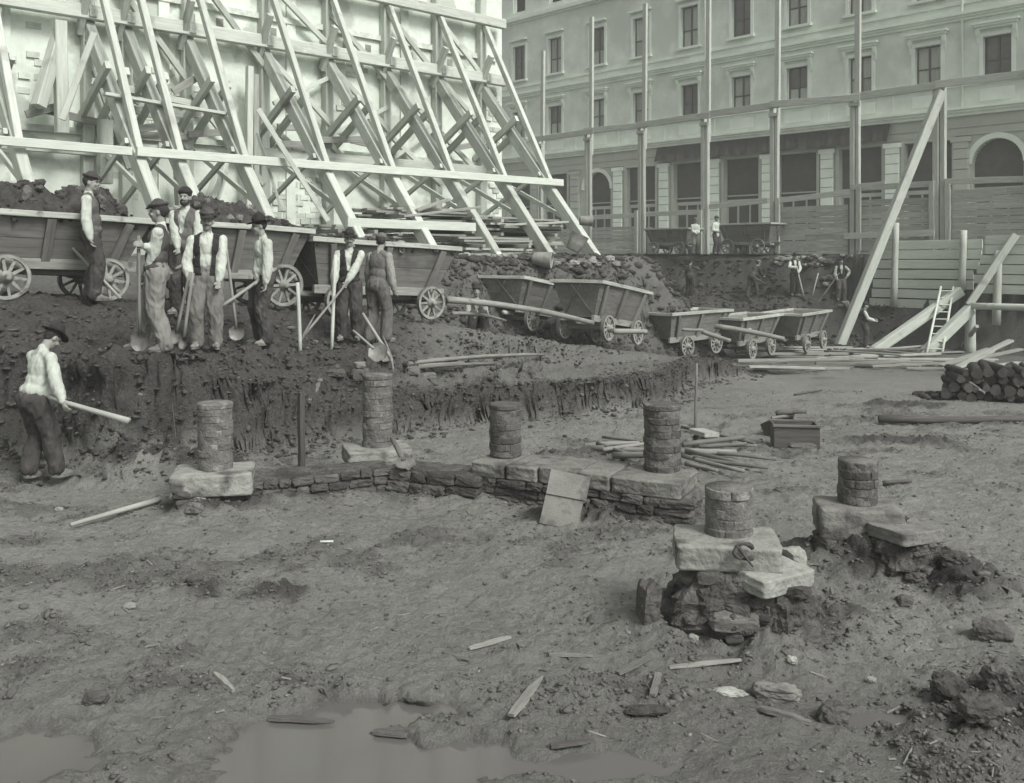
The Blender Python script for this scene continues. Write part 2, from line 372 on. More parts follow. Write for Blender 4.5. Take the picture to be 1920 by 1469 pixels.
# low heaps of spoil round the ruins: x, y, radius x, radius y, height
HEAPS = [(-2.95, 9.35, .75, .45, .13), (-2.1, 9.75, .6, .4, .10), (1.55, 6.30, .85, .5, .24), (1.5, 6.25, .50, .36, .20), (2.8, 7.40, .75, .5, .28), (3.3, 7.1, .6, .4, .12), (.9, 9.1, 1.1, .45, .09), (-.6, 9.9, .7, .5, .07), (-3.5, 10.75, .8, .5, .28),
         (-4.25, 10.55, .45, .35, .30), (2.55, 5.05, .4, .25, .07), (3.0, 5.4, .6, .4, .08), (-1.7, 6.9, .35, .2, .05), (-2.3, 7.0, .4, .2, .045), (.5, 5.4, .6, .25, .05), (-1.25, 5.45, .35, .2, .05), (5.4, 13.2, .9, .4, .10), (7.2, 17.6, 1.2, .5, .1)]
def height(x, y, fine=True):
    x = np.asarray(x, float); y = np.asarray(y, float)
    u = EX*x+EY*y; v = NX*x+NY*y
    F = -0.043*np.clip(y-10, 0, 28)
    F = F + 0.05*fbm(x*.5, y*.5, 3, 3)
    # upper surface by inverse distance weighting
    Tl = idw(x, y, CTRL)
    Tu = np.interp(u, [r[0] for r in ROAD], [r[1] for r in ROAD])
    ve = np.interp(u, [0, 10, 12.5, 17.8, 19.5, 22, 30], [-13.4, -13.4, -12.95, -13.8, -13.2, -12.0, -12.0]) + .22*fbm(x*1.2, y*1.2, 3, 13)
    hw = np.interp(u, [8, 11.5], [.9, .13])
    bl_ = sstep(ve+hw, ve-hw, v)
    T0 = Tl*(1-bl_)+Tu*bl_
    T = T0 + 0.10*fbm(x*1.1, y*1.1, 4, 11)*(1-.7*sstep(11, 15, u))
    d = sdist(x, y, EDGE) + 0.30*fbm(x*1.1, y*1.1, 3, 23, .5)
    rt_ = sstep(-2.2, -1.0, x)
    S = (1-rt_)*(0.84*sstep(-.07, .13, d) + 0.16*sstep(-.75, .05, d)) + rt_*(.92*sstep(-.05, .10, d) + .08*sstep(-.5, .05, d))
    T = np.maximum(T, F)
    H = F + (T-F)*S
    # slope up to street level below the shoring
    vn = v + 0.5*fbm(x*.7, y*.7, 4, 31)
    lim = sstep(26.0, 22.5, u + .8*fbm(x*.5, y*.5, 3, 33))
    H = H + (2.42 + .08*fbm(x, y, 3, 37) - H)*sstep(-16.9, -18.5, vn)*lim
    un = u + 0.55*fbm(x*.6, y*.6, 4, 41)
    fl = np.interp(un, [29, 31, 34, 35.6, 36.2, 36.75, 37.2, 38], [-9, -1.15, -.02, .70, 1.20, 2.12, 2.36, 2.46])
    fr = np.interp(u + .1*fbm(x*.8, y*.8, 4, 43), [33, 36.1, 36.75, 36.98, 37.06], [-9, -1.35, .35, .5, 2.46])
    wr = sstep(-21.2, -19.4, v)
    H = np.maximum(H, fl*(1-wr)+fr*wr)
    floor = 1 - np.clip(S*2, 0, 1)
    floor = floor*(1-sstep(-16.2, -17.2, vn)*lim)*(1-.6*sstep(22, 28, u))*(1-sstep(33, 35.0, un))
    hp = np.zeros(x.shape)
    for cx, cy, rx, ry, hh in HEAPS:
        q = ((x-cx)/rx)**2+((y-cy)/ry)**2
        g = np.exp(-q*1.4); H = H + hh*g*(1+1.3*fbm(x*3, y*3, 3, 51)); hp = np.maximum(hp, g*min(1, hh/.09))
    pn = fbm(x*.9, y*1.2, 5, 83, .62); churn = sstep(.20, .55, pn+.35*fbm(x*3, y*3.5, 3, 87))*(floor > .5)
    H = H + .03*churn*(.4+1.5*np.abs(fbm(x*5, y*5, 3, 85)))
    earth = np.clip(1-floor + sstep(.25, .7, hp+.5*fbm(x*2.5, y*2.5, 3, 57)) + .55*churn, 0, 1)
    top_ = sstep(.15, .45, d)*sstep(-2.2, -1.2, x)*(1-sstep(26, 30, u)); earth = earth*(1-.55*top_*(1-sstep(-15.8, -16.8, v)))
    earth = earth*(1-.4*sstep(-16.6, -17.6, vn)*lim)
    pm = puddle_mask(x, y)
    if fine:
        rr = fbm(x*2.3, y*2.3, 4, 61, .55)
        cl = np.abs(fbm(x*7, y*7, 4, 67, .6))           # cloddy creases
        pat = sstep(-.05, .35, fbm(x*.9, y*1.6, 3, 71))
        H = H + 0.035*rr*(1+1.6*earth) + (0.03+0.03*pat)*(cl-.2)*(0.55+1.4*earth) + earth*.045*fbm(x*9, y*9, 3, 73)
        nr_ = (y < 17)
        H = H + 0.014*fbm(x*24, y*24, 3, 77)*(1+1.2*earth)*nr_
        pit = fbm(x*7.5, y*12, 3, 79, .6); H = H - .022*sstep(.16, .42, pit)*nr_*(1-pm) + .012*sstep(.2, .5, -pit)*nr_
    if fine: H = H + (.045*np.abs(fbm(x*1.9, y*2.6, 4, 97, .6)) - .012 + .03*np.abs(fbm(x*5.2, y*6.5, 2, 99)))*(1-pm)*(y < 20)*np.where(earth > .9, .6, 1)
    near = (y < 6.2) & (earth < .5)
    H = np.where(near, np.maximum(H, WATER_Z+.012), H)
    H = H*(1-.9*pm) + (WATER_Z-.030)*pm*.9 - .012*pm*(1-pm)
    return H, earth, pm, S
def ground(x, y):
    return float(height(np.array([x]), np.array([y]))[0][0])
def gpt(px, py, Y):
    k = (px-960)/F_PX; return Vector((k*Y, Y, ground(k*Y, Y)))
def hit(px, py, y0=4.0, y1=60.0):
    """first ground point seen at a pixel"""
    Y = np.geomspace(y0, y1, 160)
    for it in range(2):
        X = (px-960)/F_PX*Y; z = CAM_Z+(HOR-py)/F_PX*Y
        i = int(np.argmax(height(X, Y, False)[0] >= z))
        if it == 0: Y = np.linspace(Y[max(0, i-1)], Y[i], 16)
    return Vector((X[i], Y[i], ground(X[i], Y[i])))

def steps(*segs):
    out = []
    for a, b, s in segs: out += list(np.arange(a, b, s))
    return np.array(out + [segs[-1][1]])
gx = steps((-80, -30, 4), (-30, -16, .5), (-16, -9, .14), (-9, -6, .055), (-6, -3.2, .042), (-3.2, 3.2, .025), (3.2, 6, .042), (6, 9, .055), (9, 16, .14), (16, 30, .35), (30, 80, 4))
gy = steps((-10, 3.6, .8), (3.6, 4.2, .06), (4.2, 7, .020), (7, 10.4, .030), (10.4, 12.4, .024), (12.4, 18.2, .048), (18.2, 19, .06), (19, 30, .09), (30, 42, .14), (42, 60, .6), (60, 140, 5))
GX, GY = np.meshgrid(gx, gy)
GZ, GE, GP, GS = height(GX.ravel(), GY.ravel())
nx_, ny_ = len(gx), len(gy)
# crumbly faces: push steep parts sideways
Z2 = GZ.reshape(ny_, nx_)
sl = np.hypot(np.gradient(Z2, gx, axis=1), np.gradient(Z2, gy, axis=0)).ravel()
st = sstep(.7, 2.0, sl)
X_ = GX.ravel(); Y_ = GY.ravel()
dn = vn3(X_*2.6, Y_*1.0, GZ*5.0, 5) + .6*vn3(X_*6, Y_*2, GZ*10, 6) + .35*vn3(X_*13, Y_*5, GZ*18, 8)
dm = vn3(X_*3+50, Y_*2, GZ*5, 9) + .6*vn3(X_*7, Y_*4+40, GZ*10, 12)
far = np.clip(1-(Y_-30)/15, .2, 1)
GV = np.stack([X_+st*.14*dm*far, Y_-st*.24*dn*far, GZ+st*.05*dn*far], axis=1)
idx = np.arange(nx_*ny_).reshape(ny_, nx_)
GF = np.stack([idx[:-1, :-1].ravel(), idx[:-1, 1:].ravel(), idx[1:, 1:].ravel(), idx[1:, :-1].ravel()], axis=1)
gm = bpy.data.meshes.new('ground')
gm.vertices.add(len(GV)); gm.vertices.foreach_set('co', GV.astype(np.float32).ravel())
gm.loops.add(GF.size); gm.loops.foreach_set('vertex_index', GF.astype(np.int32).ravel())
gm.polygons.add(len(GF)); gm.polygons.foreach_set('loop_start', np.arange(0, GF.size, 4, dtype=np.int32))
gm.polygons.foreach_set('use_smooth', np.ones(len(GF), bool))
gm.update(calc_edges=True)
at = gm.attributes.new('earth', 'FLOAT', 'POINT'); at.data.foreach_set('value', GE.astype(np.float32))
at = gm.attributes.new('wet_near', 'FLOAT', 'POINT'); at.data.foreach_set('value', np.clip(np.maximum(GP, .42*sstep(6.6, 5.0, Y_)*(.75+.9*fbm(X_*.8, Y_*1.2, 3, 93))), 0, 1).astype(np.float32))  # puddle wet, joined by a darker, smoother zone towards the near end

def ground_material():
    m = bpy.data.materials.new('mud_and_earth'); m.use_nodes = True
    nt = m.node_tree; n = nt.nodes; l = nt.links; bs = n['Principled BSDF']
    def noise(scale, detail=6, rough=.6, vec=None):
        q = n.new('ShaderNodeTexNoise'); q.inputs['Scale'].default_value = scale; q.inputs['Detail'].default_value = detail; q.inputs['Roughness'].default_value = rough
        l.new(vec, q.inputs['Vector']); return q.outputs['Fac']
    def ramp(fac, p0, c0, p1, c1):
        q = n.new('ShaderNodeValToRGB'); e = q.color_ramp.elements
        e[0].position = p0; e[0].color = c0; e[1].position = p1; e[1].color = c1; l.new(fac, q.inputs[0]); return q.outputs[0]
    def mixc(fac, a, b, bt='MIX'):
        q = n.new('ShaderNodeMix'); q.data_type = 'RGBA'; q.blend_type = bt
        if isinstance(fac, float): q.inputs['Factor'].default_value = fac
        else: l.new(fac, q.inputs['Factor'])
        l.new(a, q.inputs['A']); l.new(b, q.inputs['B']); return q.outputs['Result']
    tc = n.new('ShaderNodeTexCoord').outputs['Object']
    ea = n.new('ShaderNodeAttribute'); ea.attribute_name = 'earth'
    we = n.new('ShaderNodeAttribute'); we.attribute_name = 'wet_near'
    mud = ramp(noise(1.3, 8, .65, tc), .3, tone(.175), .7, tone(.31))
    spk = ramp(noise(26, 5, .7, tc), .40, tone(.08), .52, tone(.24))
    mud = mixc(.38, mud, spk)
    flk = ramp(noise(11, 9, .78, tc), .36, tone(.02), .47, tone(.19))  # dark flecks: shade of small pits put into the mud colour
    mud = mixc(.5, mud, flk)
    big = ramp(noise(.35, 4, .6, tc), .38, tone(.105), .62, tone(.225))
    mud = mixc(.35, mud, big)
    ear = ramp(noise(3.0, 9, .7, tc), .3, tone(.03), .72, tone(.085))
    ear2 = ramp(noise(17, 6, .75, tc), .35, tone(.018), .68, tone(.11))
    ear = mixc(.5, ear, ear2)
    col = mixc(ea.outputs['Fac'], mud, ear)
    wet_near = n.new('ShaderNodeMapRange'); wet_near.inputs['From Min'].default_value = .05; wet_near.inputs['From Max'].default_value = .6
    l.new(we.outputs['Fac'], wet_near.inputs['Value'])
    dk = n.new('ShaderNodeRGB'); dk.outputs[0].default_value = tone(.075)
    wf = n.new('ShaderNodeMath'); wf.operation = 'MULTIPLY'; wf.inputs[1].default_value = .5; l.new(wet_near.outputs[0], wf.inputs[0])
    col = mixc(wf.outputs[0], col, dk.outputs[0])
    l.new(col, bs.inputs['Base Color'])
    rg = n.new('ShaderNodeMapRange'); rg.inputs['To Min'].default_value = .66; rg.inputs['To Max'].default_value = .36
    l.new(wet_near.outputs[0], rg.inputs['Value']); l.new(rg.outputs[0], bs.inputs['Roughness'])
    bs.inputs['Specular IOR Level'].default_value = .36
    b1 = n.new('ShaderNodeBump'); b1.inputs['Strength'].default_value = .9; b1.inputs['Distance'].default_value = .07
    l.new(noise(22, 7, .68, tc), b1.inputs['Height'])
    b2 = n.new('ShaderNodeBump'); b2.inputs['Strength'].default_value = .5; b2.inputs['Distance'].default_value = .012
    l.new(noise(75, 5, .7, tc), b2.inputs['Height']); l.new(b1.outputs[0], b2.inputs['Normal']); l.new(b2.outputs[0], bs.inputs['Normal'])
    return m
M_GROUND = ground_material()
g = link('ground', gm, M_GROUND); tag(g, kind='structure')

# puddle water, a sheet at its own level under the mud except where the mud dips
def water_material():
    m = bpy.data.materials.new('muddy_water'); m.use_nodes = True
    bs = m.node_tree.nodes['Principled BSDF']
    bs.inputs['Base Color'].default_value = tone(.10); bs.inputs['Roughness'].default_value = .09; bs.inputs['Specular IOR Level'].default_value = .5; bs.inputs['IOR'].default_value = 1.33
    n = m.node_tree.nodes; l = m.node_tree.links
    nz = n.new('ShaderNodeTexNoise'); nz.inputs['Scale'].default_value = 9; bp = n.new('ShaderNodeBump'); bp.inputs['Strength'].default_value = .02
    l.new(nz.outputs[0], bp.inputs['Height']); l.new(bp.outputs[0], bs.inputs['Normal'])
    return m
M_WATER = water_material()
for (xa, xb, ya, yb) in ((-1.84, 1.62, 4.0, 5.75), (-3.2, -1.85, 4.0, 5.6), (1.63, 2.4, 4.7, 5.5)):
    m = MB(); m.add([(xa, ya, WATER_Z), (xb, ya, WATER_Z), (xb, yb, WATER_Z), (xa, yb, WATER_Z)], [(0, 1, 2, 3)])
    tag(m.build('puddle', M_WATER), kind='structure')

# the paved street between the hoarding and the grey building
m = MB(); pts = [uv(37.8, 10, 2.50), uv(51.4, 10, 2.50), uv(51.4, -95, 2.50), uv(37.8, -95, 2.50)]
m.add(pts, [(0, 1, 2, 3)])
tag(m.build('street', mat('street_paving', .2, .25, 1.2, .9, .5, 6)), kind='structure')
# ================================================================== grey building across the street
BU = 51.25
AX = Vector((NX, NY, 0)); OUT = Vector((-EX, -EY, 0))    # along the front to the right / out of the front
def s_of(px): 
    q = on_u(px, HOR, BU); return NX*q.x + NY*q.y
bld = thing('apartment_building', 'long grey stucco apartment house with hooded windows above white shop piers', 'building', uv(BU, -25, 2.5))
BM = Matrix((AX, -OUT, Vector((0, 0, 1)))).transposed().to_4x4(); BM.translation = uv(BU, 0, 0)   # local x along, y into the house, z up
BMl = wmat(bld).inverted() @ BM
def bbox(name, x0, x1, y0, y1, z0, z1, material, parent=None):
    m = MB(); m.box(x0, x1, y0, y1, z0, z1)
    par = parent or bld
    return m.build(name, material, par, BMl if par is bld else None)
centres = [s_of(p) for p in (1041, 1120, 1202, 1293, 1390, 1495, 1613, 1740, 1870)]
pitch = 4.0
centres = [centres[0]-pitch*k for k in (4, 3, 2, 1)] + centres + [centres[-1]+pitch*k for k in (1, 2)]
arch_i = {i for i, c in enumerate(centres) if abs(c-s_of(1120)) < .3 or abs(c-s_of(1870)) < .3}
edges = [centres[0]-2] + [(a+b)/2 for a, b in zip(centres[:-1], centres[1:])] + [centres[-1]+2]
WW, DEP = 1.38, 0.42
ROWS = [(11.62, 13.72), (16.2, 18.9), (21.6, 24.0)]
GZ0, GZ1 = 2.45, 8.55
wallm = MB(); lower = MB()
for i, c in enumerate(centres):
    a, b = edges[i], edges[i+1]
    zs = 9.95
    for (z0, z1) in ROWS:
        wallm.box(a, b, 0, DEP, zs, z0); wallm.box(a, c-WW/2, 0, DEP, z0, z1); wallm.box(c+WW/2, b, 0, DEP, z0, z1); zs = z1
    wallm.box(a, b, 0, DEP, zs, 26.5)
    ow = 1.28 if i not in arch_i else 1.25
    lower.box(a, c-ow, 0.02, DEP, GZ0, GZ1); lower.box(c+ow, b, 0.02, DEP, GZ0, GZ1); lower.box(a, b, 0.02, DEP, GZ1, 9.95)
    if i in arch_i:      # spandrels of the round arch
        zc = GZ1-ow-.1; seg = 14
        for sgn in (-1, 1):
            for k in range(seg):
                t0, t1 = math.pi/2*k/seg, math.pi/2*(k+1)/seg
                x0, x1 = c+sgn*ow*math.cos(t0), c+sgn*ow*math.cos(t1)
                lower.box(min(x0, x1), max(x0, x1), .02, DEP, zc+ow*math.sin(t0), GZ1)
wallm.build('wall', M_FACADE, bld, BMl); lower.build('shop_front_wall', M_FACADE_D, bld, BMl)
x0, x1 = edges[0], edges[-1]
# mouldings running the length of the front
def moulding(name, z, steps_, material):
    m = MB()
    for (dz0, dz1, pr) in steps_: m.box(x0, x1, -pr, .05, z+dz0, z+dz1)
    m.build(name, material, bld, BMl)
moulding('cornice', 9.75, [(0, .16, .22), (.161, .30, .34), (.301, .42, .48)], M_TRIM)
moulding('string_course', 14.75, [(0, .14, .16), (.141, .26, .26), (.261, .42, .38)], M_TRIM)
moulding('string_course', 15.6, [(0, .18, .12)], M_TRIM)
moulding('string_course', 11.30, [(0, .20, .14)], M_TRIM)
moulding('string_course', 20.7, [(0, .14, .16), (.141, .42, .38)], M_TRIM)
moulding('string_course', 8.72, [(0, .10, .06)], M_FACADE_D)
moulding('string_course', 9.15, [(0, .08, .05)], M_FACADE_D)
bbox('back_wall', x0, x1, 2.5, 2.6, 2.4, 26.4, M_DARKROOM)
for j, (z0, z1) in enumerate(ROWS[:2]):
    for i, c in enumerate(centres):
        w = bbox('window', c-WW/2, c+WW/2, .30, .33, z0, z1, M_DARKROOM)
        m = MB(); f = .075; y0, y1 = .22, .30
        m.box(c-WW/2, c-WW/2+f, y0, y1, z0, z1); m.box(c+WW/2-f, c+WW/2, y0, y1, z0, z1)
        m.box(c-WW/2+f, c+WW/2-f, y0, y1, z1-f, z1); m.box(c-WW/2+f, c+WW/2-f, y0, y1, z0, z0+f)
        m.box(c-.05, c+.05, y0-.01, y1, z0+f, z1-f); zt = z0+(z1-z0)*.42
        m.box(c-WW/2+f, c-.05, y0, y1, zt-.03, zt+.03); m.box(c+.05, c+WW/2-f, y0, y1, zt-.03, zt+.03)
        m.build('frame', M_SASH, w)
        lit = ((i*7+j*3) % 5)
        for (xa, xb) in ((c-WW/2+f, c-.05), (c+.05, c+WW/2-f)):
            for (za, zb) in ((z0+f, zt-.03), (zt+.03, z1-f)):
                m = MB(); m.box(xa, xb, .275, .285, za, zb)
                m.build('pane', M_CURTAIN if (lit in (0, 1, 2, 3) and not (lit == 3 and za > zt)) else mat('window_glass', .10, .3, 1.0, .15, 0, spec=.5), w)
        # surround, sill, hood on brackets
        m = MB(); s_ = .2
        m.box(c-WW/2-s_, c-WW/2, -.05, .05, z0, z1+s_); m.box(c+WW/2, c+WW/2+s_, -.05, .05, z0, z1+s_); m.box(c-WW/2, c+WW/2, -.05, .05, z1, z1+s_)
        m.build('surround', M_TRIM, bld, BMl)
        bbox('sill', c-WW/2-.3, c+WW/2+.3, -.22, .05, z0-.14, z0, M_TRIM)
        if j == 0:
            h = bbox('window_hood', c-1.15, c+1.15, -.42, .05, z1+.62, z1+.72, M_TRIM)
            m = MB(); m.box(c-1.05, c+1.05, -.33, .05, z1+.50, z1+.62); m.box(c-.97, c+.97, -.2, .05, z1+.38, z1+.50); m.build('hood_moulding', M_TRIM, h)
            for sg in (-1, 1):
                m = MB(); xx = c+sg*.90
                prof = [(.05, z1+.38), (-.28, z1+.38), (-.24, z1+.15), (-.12, z1-.05), (-.05, z1-.35), (.05, z1-.35)]
                m.loft([[(xx-.09, y, z) for y, z in prof], [(xx+.09, y, z) for y, z in prof]]); m.build('bracket', M_TRIM, h)
            bbox('parapet_panel', c-.85, c+.85, -.035, .05, 10.42, 11.05, M_TRIM)
        else:
            h = bbox('window_hood', c-.95, c+.95, -.28, .05, z1+.40, z1+.52, M_TRIM)
for a in edges[1:-1]:
    bbox('parapet_pier', a-.04, a+.04, -.03, .05, 10.2, 11.28, M_TRIM)
for px in (1325, 1806):
    m = MB(); c = s_of(px); m.tube([(c, -.14, 9.9), (c, -.14, 26)], .07, 8); m.build('drainpipe', M_TRIM, bld, BMl, True)
# shop fronts
whites = []
for i, c in enumerate(centres):
    ow = 1.28 if i not in arch_i else 1.25
    sh = bbox('shop_window', c-ow, c+ow, .36, .40, GZ0, GZ1, M_SHOP_SHADE)
    m = MB(); zt = 5.75
    m.box(c-ow, c+ow, .26, .36, zt, zt+.22); m.box(c-ow, c+ow, .22, .36, zt+.42, zt+.50)
    for q in (-1, -.36, .36, 1): m.box(c+q*(ow-.05)-.05, c+q*(ow-.05)+.05, .28, .36, GZ0, zt)
    m.build('shop_frame', M_FACADE_D, sh)
    if i in arch_i:
        zc = GZ1-ow-.1; m = MB(); n = 20
        for k in range(n):
            t0, t1 = math.pi*k/n, math.pi*(k+1)/n
            r0, r1 = ow, ow+.28
            q = [(c+r*math.cos(t), zc+r*math.sin(t)) for r, t in ((r0, t0), (r1, t0), (r1, t1), (r0, t1))]
            m.loft([[(x, -.08, z) for x, z in q], [(x, .03, z) for x, z in q]])
        m.build('arch_moulding', M_TRIM, bld, BMl)
    else:
        m = MB(); m.box(c-ow-.2, c-ow, -.06, .03, GZ0, GZ1+.2); m.box(c+ow, c+ow+.2, -.06, .03, GZ0, GZ1+.2); m.box(c-ow, c+ow, -.06, .03, GZ1, GZ1+.2)
        m.build('shop_surround', M_FACADE_D, bld, BMl)
for i, a in enumerate(edges[1:-1]):
    c0 = s_of(1150); c1 = s_of(1680)
    white = c0 < a < c1
    pr = bbox('pier', a-.42, a+.42, -.10, .02, GZ0, 8.66, M_FACADE_D)
    m = MB(); m.box(a-.50, a+.50, -.24, .0, 8.38, 8.62); m.build('pier_cap', M_WHITE if white else M_FACADE_D, pr)
    if s_of(1000) < a < s_of(1930):
        z = 2.6
        bm_ = MB(); bm_.box(a-.38, a+.38, -.19, -.09, 0, .50); bme = mk_mesh('stone_block', bm_.v, bm_.f)
        while z < 8.2:
            link('stone_block', bme, M_WHITE if white else M_FACADE_D, pr, Matrix.Translation((0, 0, z)))
            z += .545
# dark awning over the shops
aw0, aw1 = s_of(1236), s_of(1672)
m = MB(); n = 60
for k in range(n):
    xa, xb = aw0+(aw1-aw0)*k/n, aw0+(aw1-aw0)*(k+1)/n
    ya, yb = -.55-.06*math.sin(k*1.9), -.55-.06*math.sin((k+1)*1.9)
    za, zb = 8.75+.05*math.sin(k*.7), 8.75+.05*math.sin((k+1)*.7)
    m.add([(xa, -.2, 9.72), (xb, -.2, 9.72), (xb, yb, zb), (xa, ya, za), (xa, -.16, 9.72), (xb, -.16, 9.72), (xb, yb+.04, zb), (xa, ya+.04, za)],
          [(0, 3, 2, 1), (4, 5, 6, 7), (2, 3, 7, 6)] + ([(0, 4, 7, 3)] if k == 0 else []) + ([(1, 2, 6, 5)] if k == n-1 else []))
m.build('awning', M_AWNING, bld, BMl)

# ================================================================== shored party wall on the left
VW = -23.77; U0 = 12.57
wall = thing('party_wall', 'whitewashed party wall with glare put into its white, behind the raking timber shores', 'wall', uv(10, VW, 2.4))
WMl = wmat(wall).inverted() @ (lambda M: M)(Matrix(((EX, -NX, 0, 0), (EY, -NY, 0, 0), (0, 0, 1, 0), (0, 0, 0, 1))))   # local x along u, y into the wall
o_ = uv(0, VW)
WB = Matrix(((EX, -NX, 0, o_.x), (EY, -NY, 0, o_.y), (0, 0, 1, 0), (0, 0, 0, 1)))
WMl = wmat(wall).inverted() @ WB
UE = 21.4
m = MB(); m.box(-14, UE, 0, 9, 2.0, 17); m.build('plaster', M_WALL, wall, WMl)
def wbox(name, x0, x1, y0, y1, z0, z1, material): 
    m = MB(); m.box(x0, x1, y0, y1, z0, z1); return m.build(name, material, wall, WMl)
rw = random.Random(3)
# ghost of demolished floors and flues, patches of bare masonry
for z in (5.35, 8.9, 12.3):
    wbox('floor_ledge', -14, UE-.3, -.10, .05, z, z+.16, M_WALLSTONE)
for u_ in (2.1, 6.0, 9.7, 13.3, 17.2):
    wbox('flue_rib', u_, u_+.28, -.07, .05, 2.3, 16, M_WALL)
for u_ in np.arange(-2, 21, .78):
    for z in (8.45, 11.9):
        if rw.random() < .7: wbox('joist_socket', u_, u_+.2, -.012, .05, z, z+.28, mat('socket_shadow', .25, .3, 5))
def masonry(u0, u1, z0, z1, prob, mt=M_WALLSTONE, bw=.34, bh=.17):
    z = z0; r = 0
    while z < z1:
        x = u0 + (bw/2 if r % 2 else 0)
        while x < u1:
            if rw.random() < prob:
                q = rw.uniform(.8, 1.1); pr = rw.uniform(.012, .05)
                wbox('stone', x, x+bw*q-.03, -pr, .05, z, z+bh-.025, mt)
            x += bw
        z += bh; r += 1
masonry(12.9, 14.3, 2.5, 4.6, .75)
masonry(7.9, 9.0, 2.5, 4.4, .5)
masonry(20.3, 21.3, 2.5, 8.0, .6)
masonry(14.6, 15.8, 6.0, 8.2, .3)
masonry(9.2, 10.6, 5.7, 7.6, .35)
masonry(5.1, 6.9, 6.2, 7.8, .4)
# ================================================================== raking shores
def sh(u, D, z): return uv(u, VW + D, z)
UP = (0, 0, 1)
FRAMES = [(-7.0, 'cut by the left edge of the view'), (-4.62, 'nearest the left cart, behind its heaped earth'), (-3.72, 'rising behind the man in the round cap'), (-2.17, 'rising behind the second earth cart'),
          (0.0, 'whose foot meets the third earth cart'), (2.0, 'passing in front of the stacked planks'), (4.0, 'standing over the right end of the plank stack'),
          (5.95, 'with its foot beside the fallen clay pot'), (7.8, 'last at the right end of the row')]
for i, (t, where) in enumerate(FRAMES):
    u_ = U0 + t; zf = 2.42
    _f = 1
    th = thing('raking_shore', 'squared timber raking shore, ' + where, 'shore', sh(u_, 5.14, zf), group='raking shores along the party wall')
    zn = 7.9; D1 = 3.25; z1 = zn + (zf-zn)*D1/5.14
    if t > -6:
        beam('wall_post', sh(u_, .15, 2.2), sh(u_, .15, 15.5), .26, .26, M_TIMBER, th, up=(NX, NY, 0))
    beam('raker', sh(u_, .16, zn+.05), sh(u_, 5.25, zf-.12), .22, .33, M_TIMBER, th)
    beam('riding_strut', sh(u_, .25, 10.05), sh(u_, D1+.05, z1+.30), .15, .17, M_TIMBER, th)
    beam('brace', sh(u_-.215, .05, 5.60), sh(u_-.215, 2.08, 6.72), .12, .2, M_TIMBER, th)
    beam('brace', sh(u_+.215, .05, 5.50), sh(u_+.215, 2.06, 6.64), .11, .2, M_TIMBER, th)
    beam('lower_brace', sh(u_-.17, .1, 3.6), sh(u_-.17, 3.05, 4.95), .08, .13, M_TIMBER, th)
    beam('lower_brace', sh(u_+.17, .1, 5.2), sh(u_+.17, 4.1, 3.45), .07, .12, M_TIMBER_L, th)
    beam('upper_brace', sh(u_-.19, .15, 7.75), sh(u_-.19, .85, 8.85), .14, .2, M_TIMBER, th)
    beam('needle', sh(u_, -.05, zn+.30), sh(u_, .55, zn+.30), .18, .18, M_TIMBER, th)
    beam('folding_wedge', sh(u_, 4.85, z1*0+zf+.42), sh(u_, 5.30, zf+.02), .16, .10, M_TIMBER_L, th)
    if t in (-7.0,): beam('wall_brace', sh(u_+.6, .3, 9.6), sh(u_+.1, .35, 6.5), .22, .22, M_TIMBER, th)
def ledger(label, p0, p1, w, h, mt=M_TIMBER, name='timber_ledger', cat='beam', **k):
    return tag(beam(name, p0, p1, w, h, mt, **k), label, cat)
ledger('long pale ledger nailed across the middle of the raking shores', sh(U0-4.75, 3.50, 4.68), sh(U0+8.1, 3.55, 4.66), .12, .20, M_TIMBER_L)
ledger('pale ledger across the two leftmost raking shores', sh(U0-9.0, 3.6, 4.70), sh(U0-4.9, 3.6, 4.66), .12, .18, M_TIMBER_L)
ledger('short pale ledger low on the shores before the plank stack', sh(U0-.25, 4.62, 3.25), sh(U0+3.7, 4.62, 3.21), .12, .22, M_TIMBER_L)
ledger('heavy wale along the wall at the raker heads', sh(U0-8, .40, 8.22), sh(U0+8.6, .40, 8.22), .22, .34)
ledger('upper wale flat on the wall above the raker heads', sh(U0-8, .38, 10.1), sh(U0+8.6, .38, 10.1), .2, .3)
ledger('wall ledger behind the braces at half height', sh(U0-1.0, .36, 5.25), sh(U0+8.2, .36, 5.22), .14, .26)
ledger('lower left wall ledger with broken end', sh(U0-8.5, .36, 5.0), sh(U0-4.0, .36, 4.95), .14, .24)
ledger('short bright plank laid across the left shores', sh(U0-5.0, 2.3, 6.02), sh(U0-2.2, 2.4, 5.85), .22, .07, M_TIMBER_L)
ledger('dark cross timber resting between left shores', sh(U0-4.9, 1.2, 6.45), sh(U0-2.7, 1.5, 6.15), .18, .16)
# diagonal braces flat on the wall between the posts
D_ = [(-4.5, 6.9, -3.7, 4.6), (-3.6, 7.4, -2.2, 5.2), (-2.1, 6.6, -.1, 4.4), (0, 9.9, 2, 8.4), (2.0, 5.6, 4.0, 4.1), (6.1, 9.7, 7.7, 8.3), (-4.5, 9.7, -2.2, 6.9), (-2.1, 9.8, -.1, 7.6), (-.1, 8.0, 2, 6.2), (0.1, 6.0, 2.0, 4.6), (2, 9.3, 4, 7.7), (2.0, 7.9, 4.0, 6.2), (4, 6.1, 6, 4.7), (4, 9.7, 5.9, 8.0), (4.1, 7.7, 5.9, 6.4), (6, 8.0, 7.8, 6.5), (6, 6.3, 7.7, 5.0)]
for k, (a, za, b, zb) in enumerate(D_):
    tag(beam('wall_brace', sh(U0+a, .30, za), sh(U0+b, .30, zb), .10, .15, M_TIMBER), 'slim diagonal timber nailed flat between wall posts of the shoring', 'beam', 'diagonal braces on the party wall')
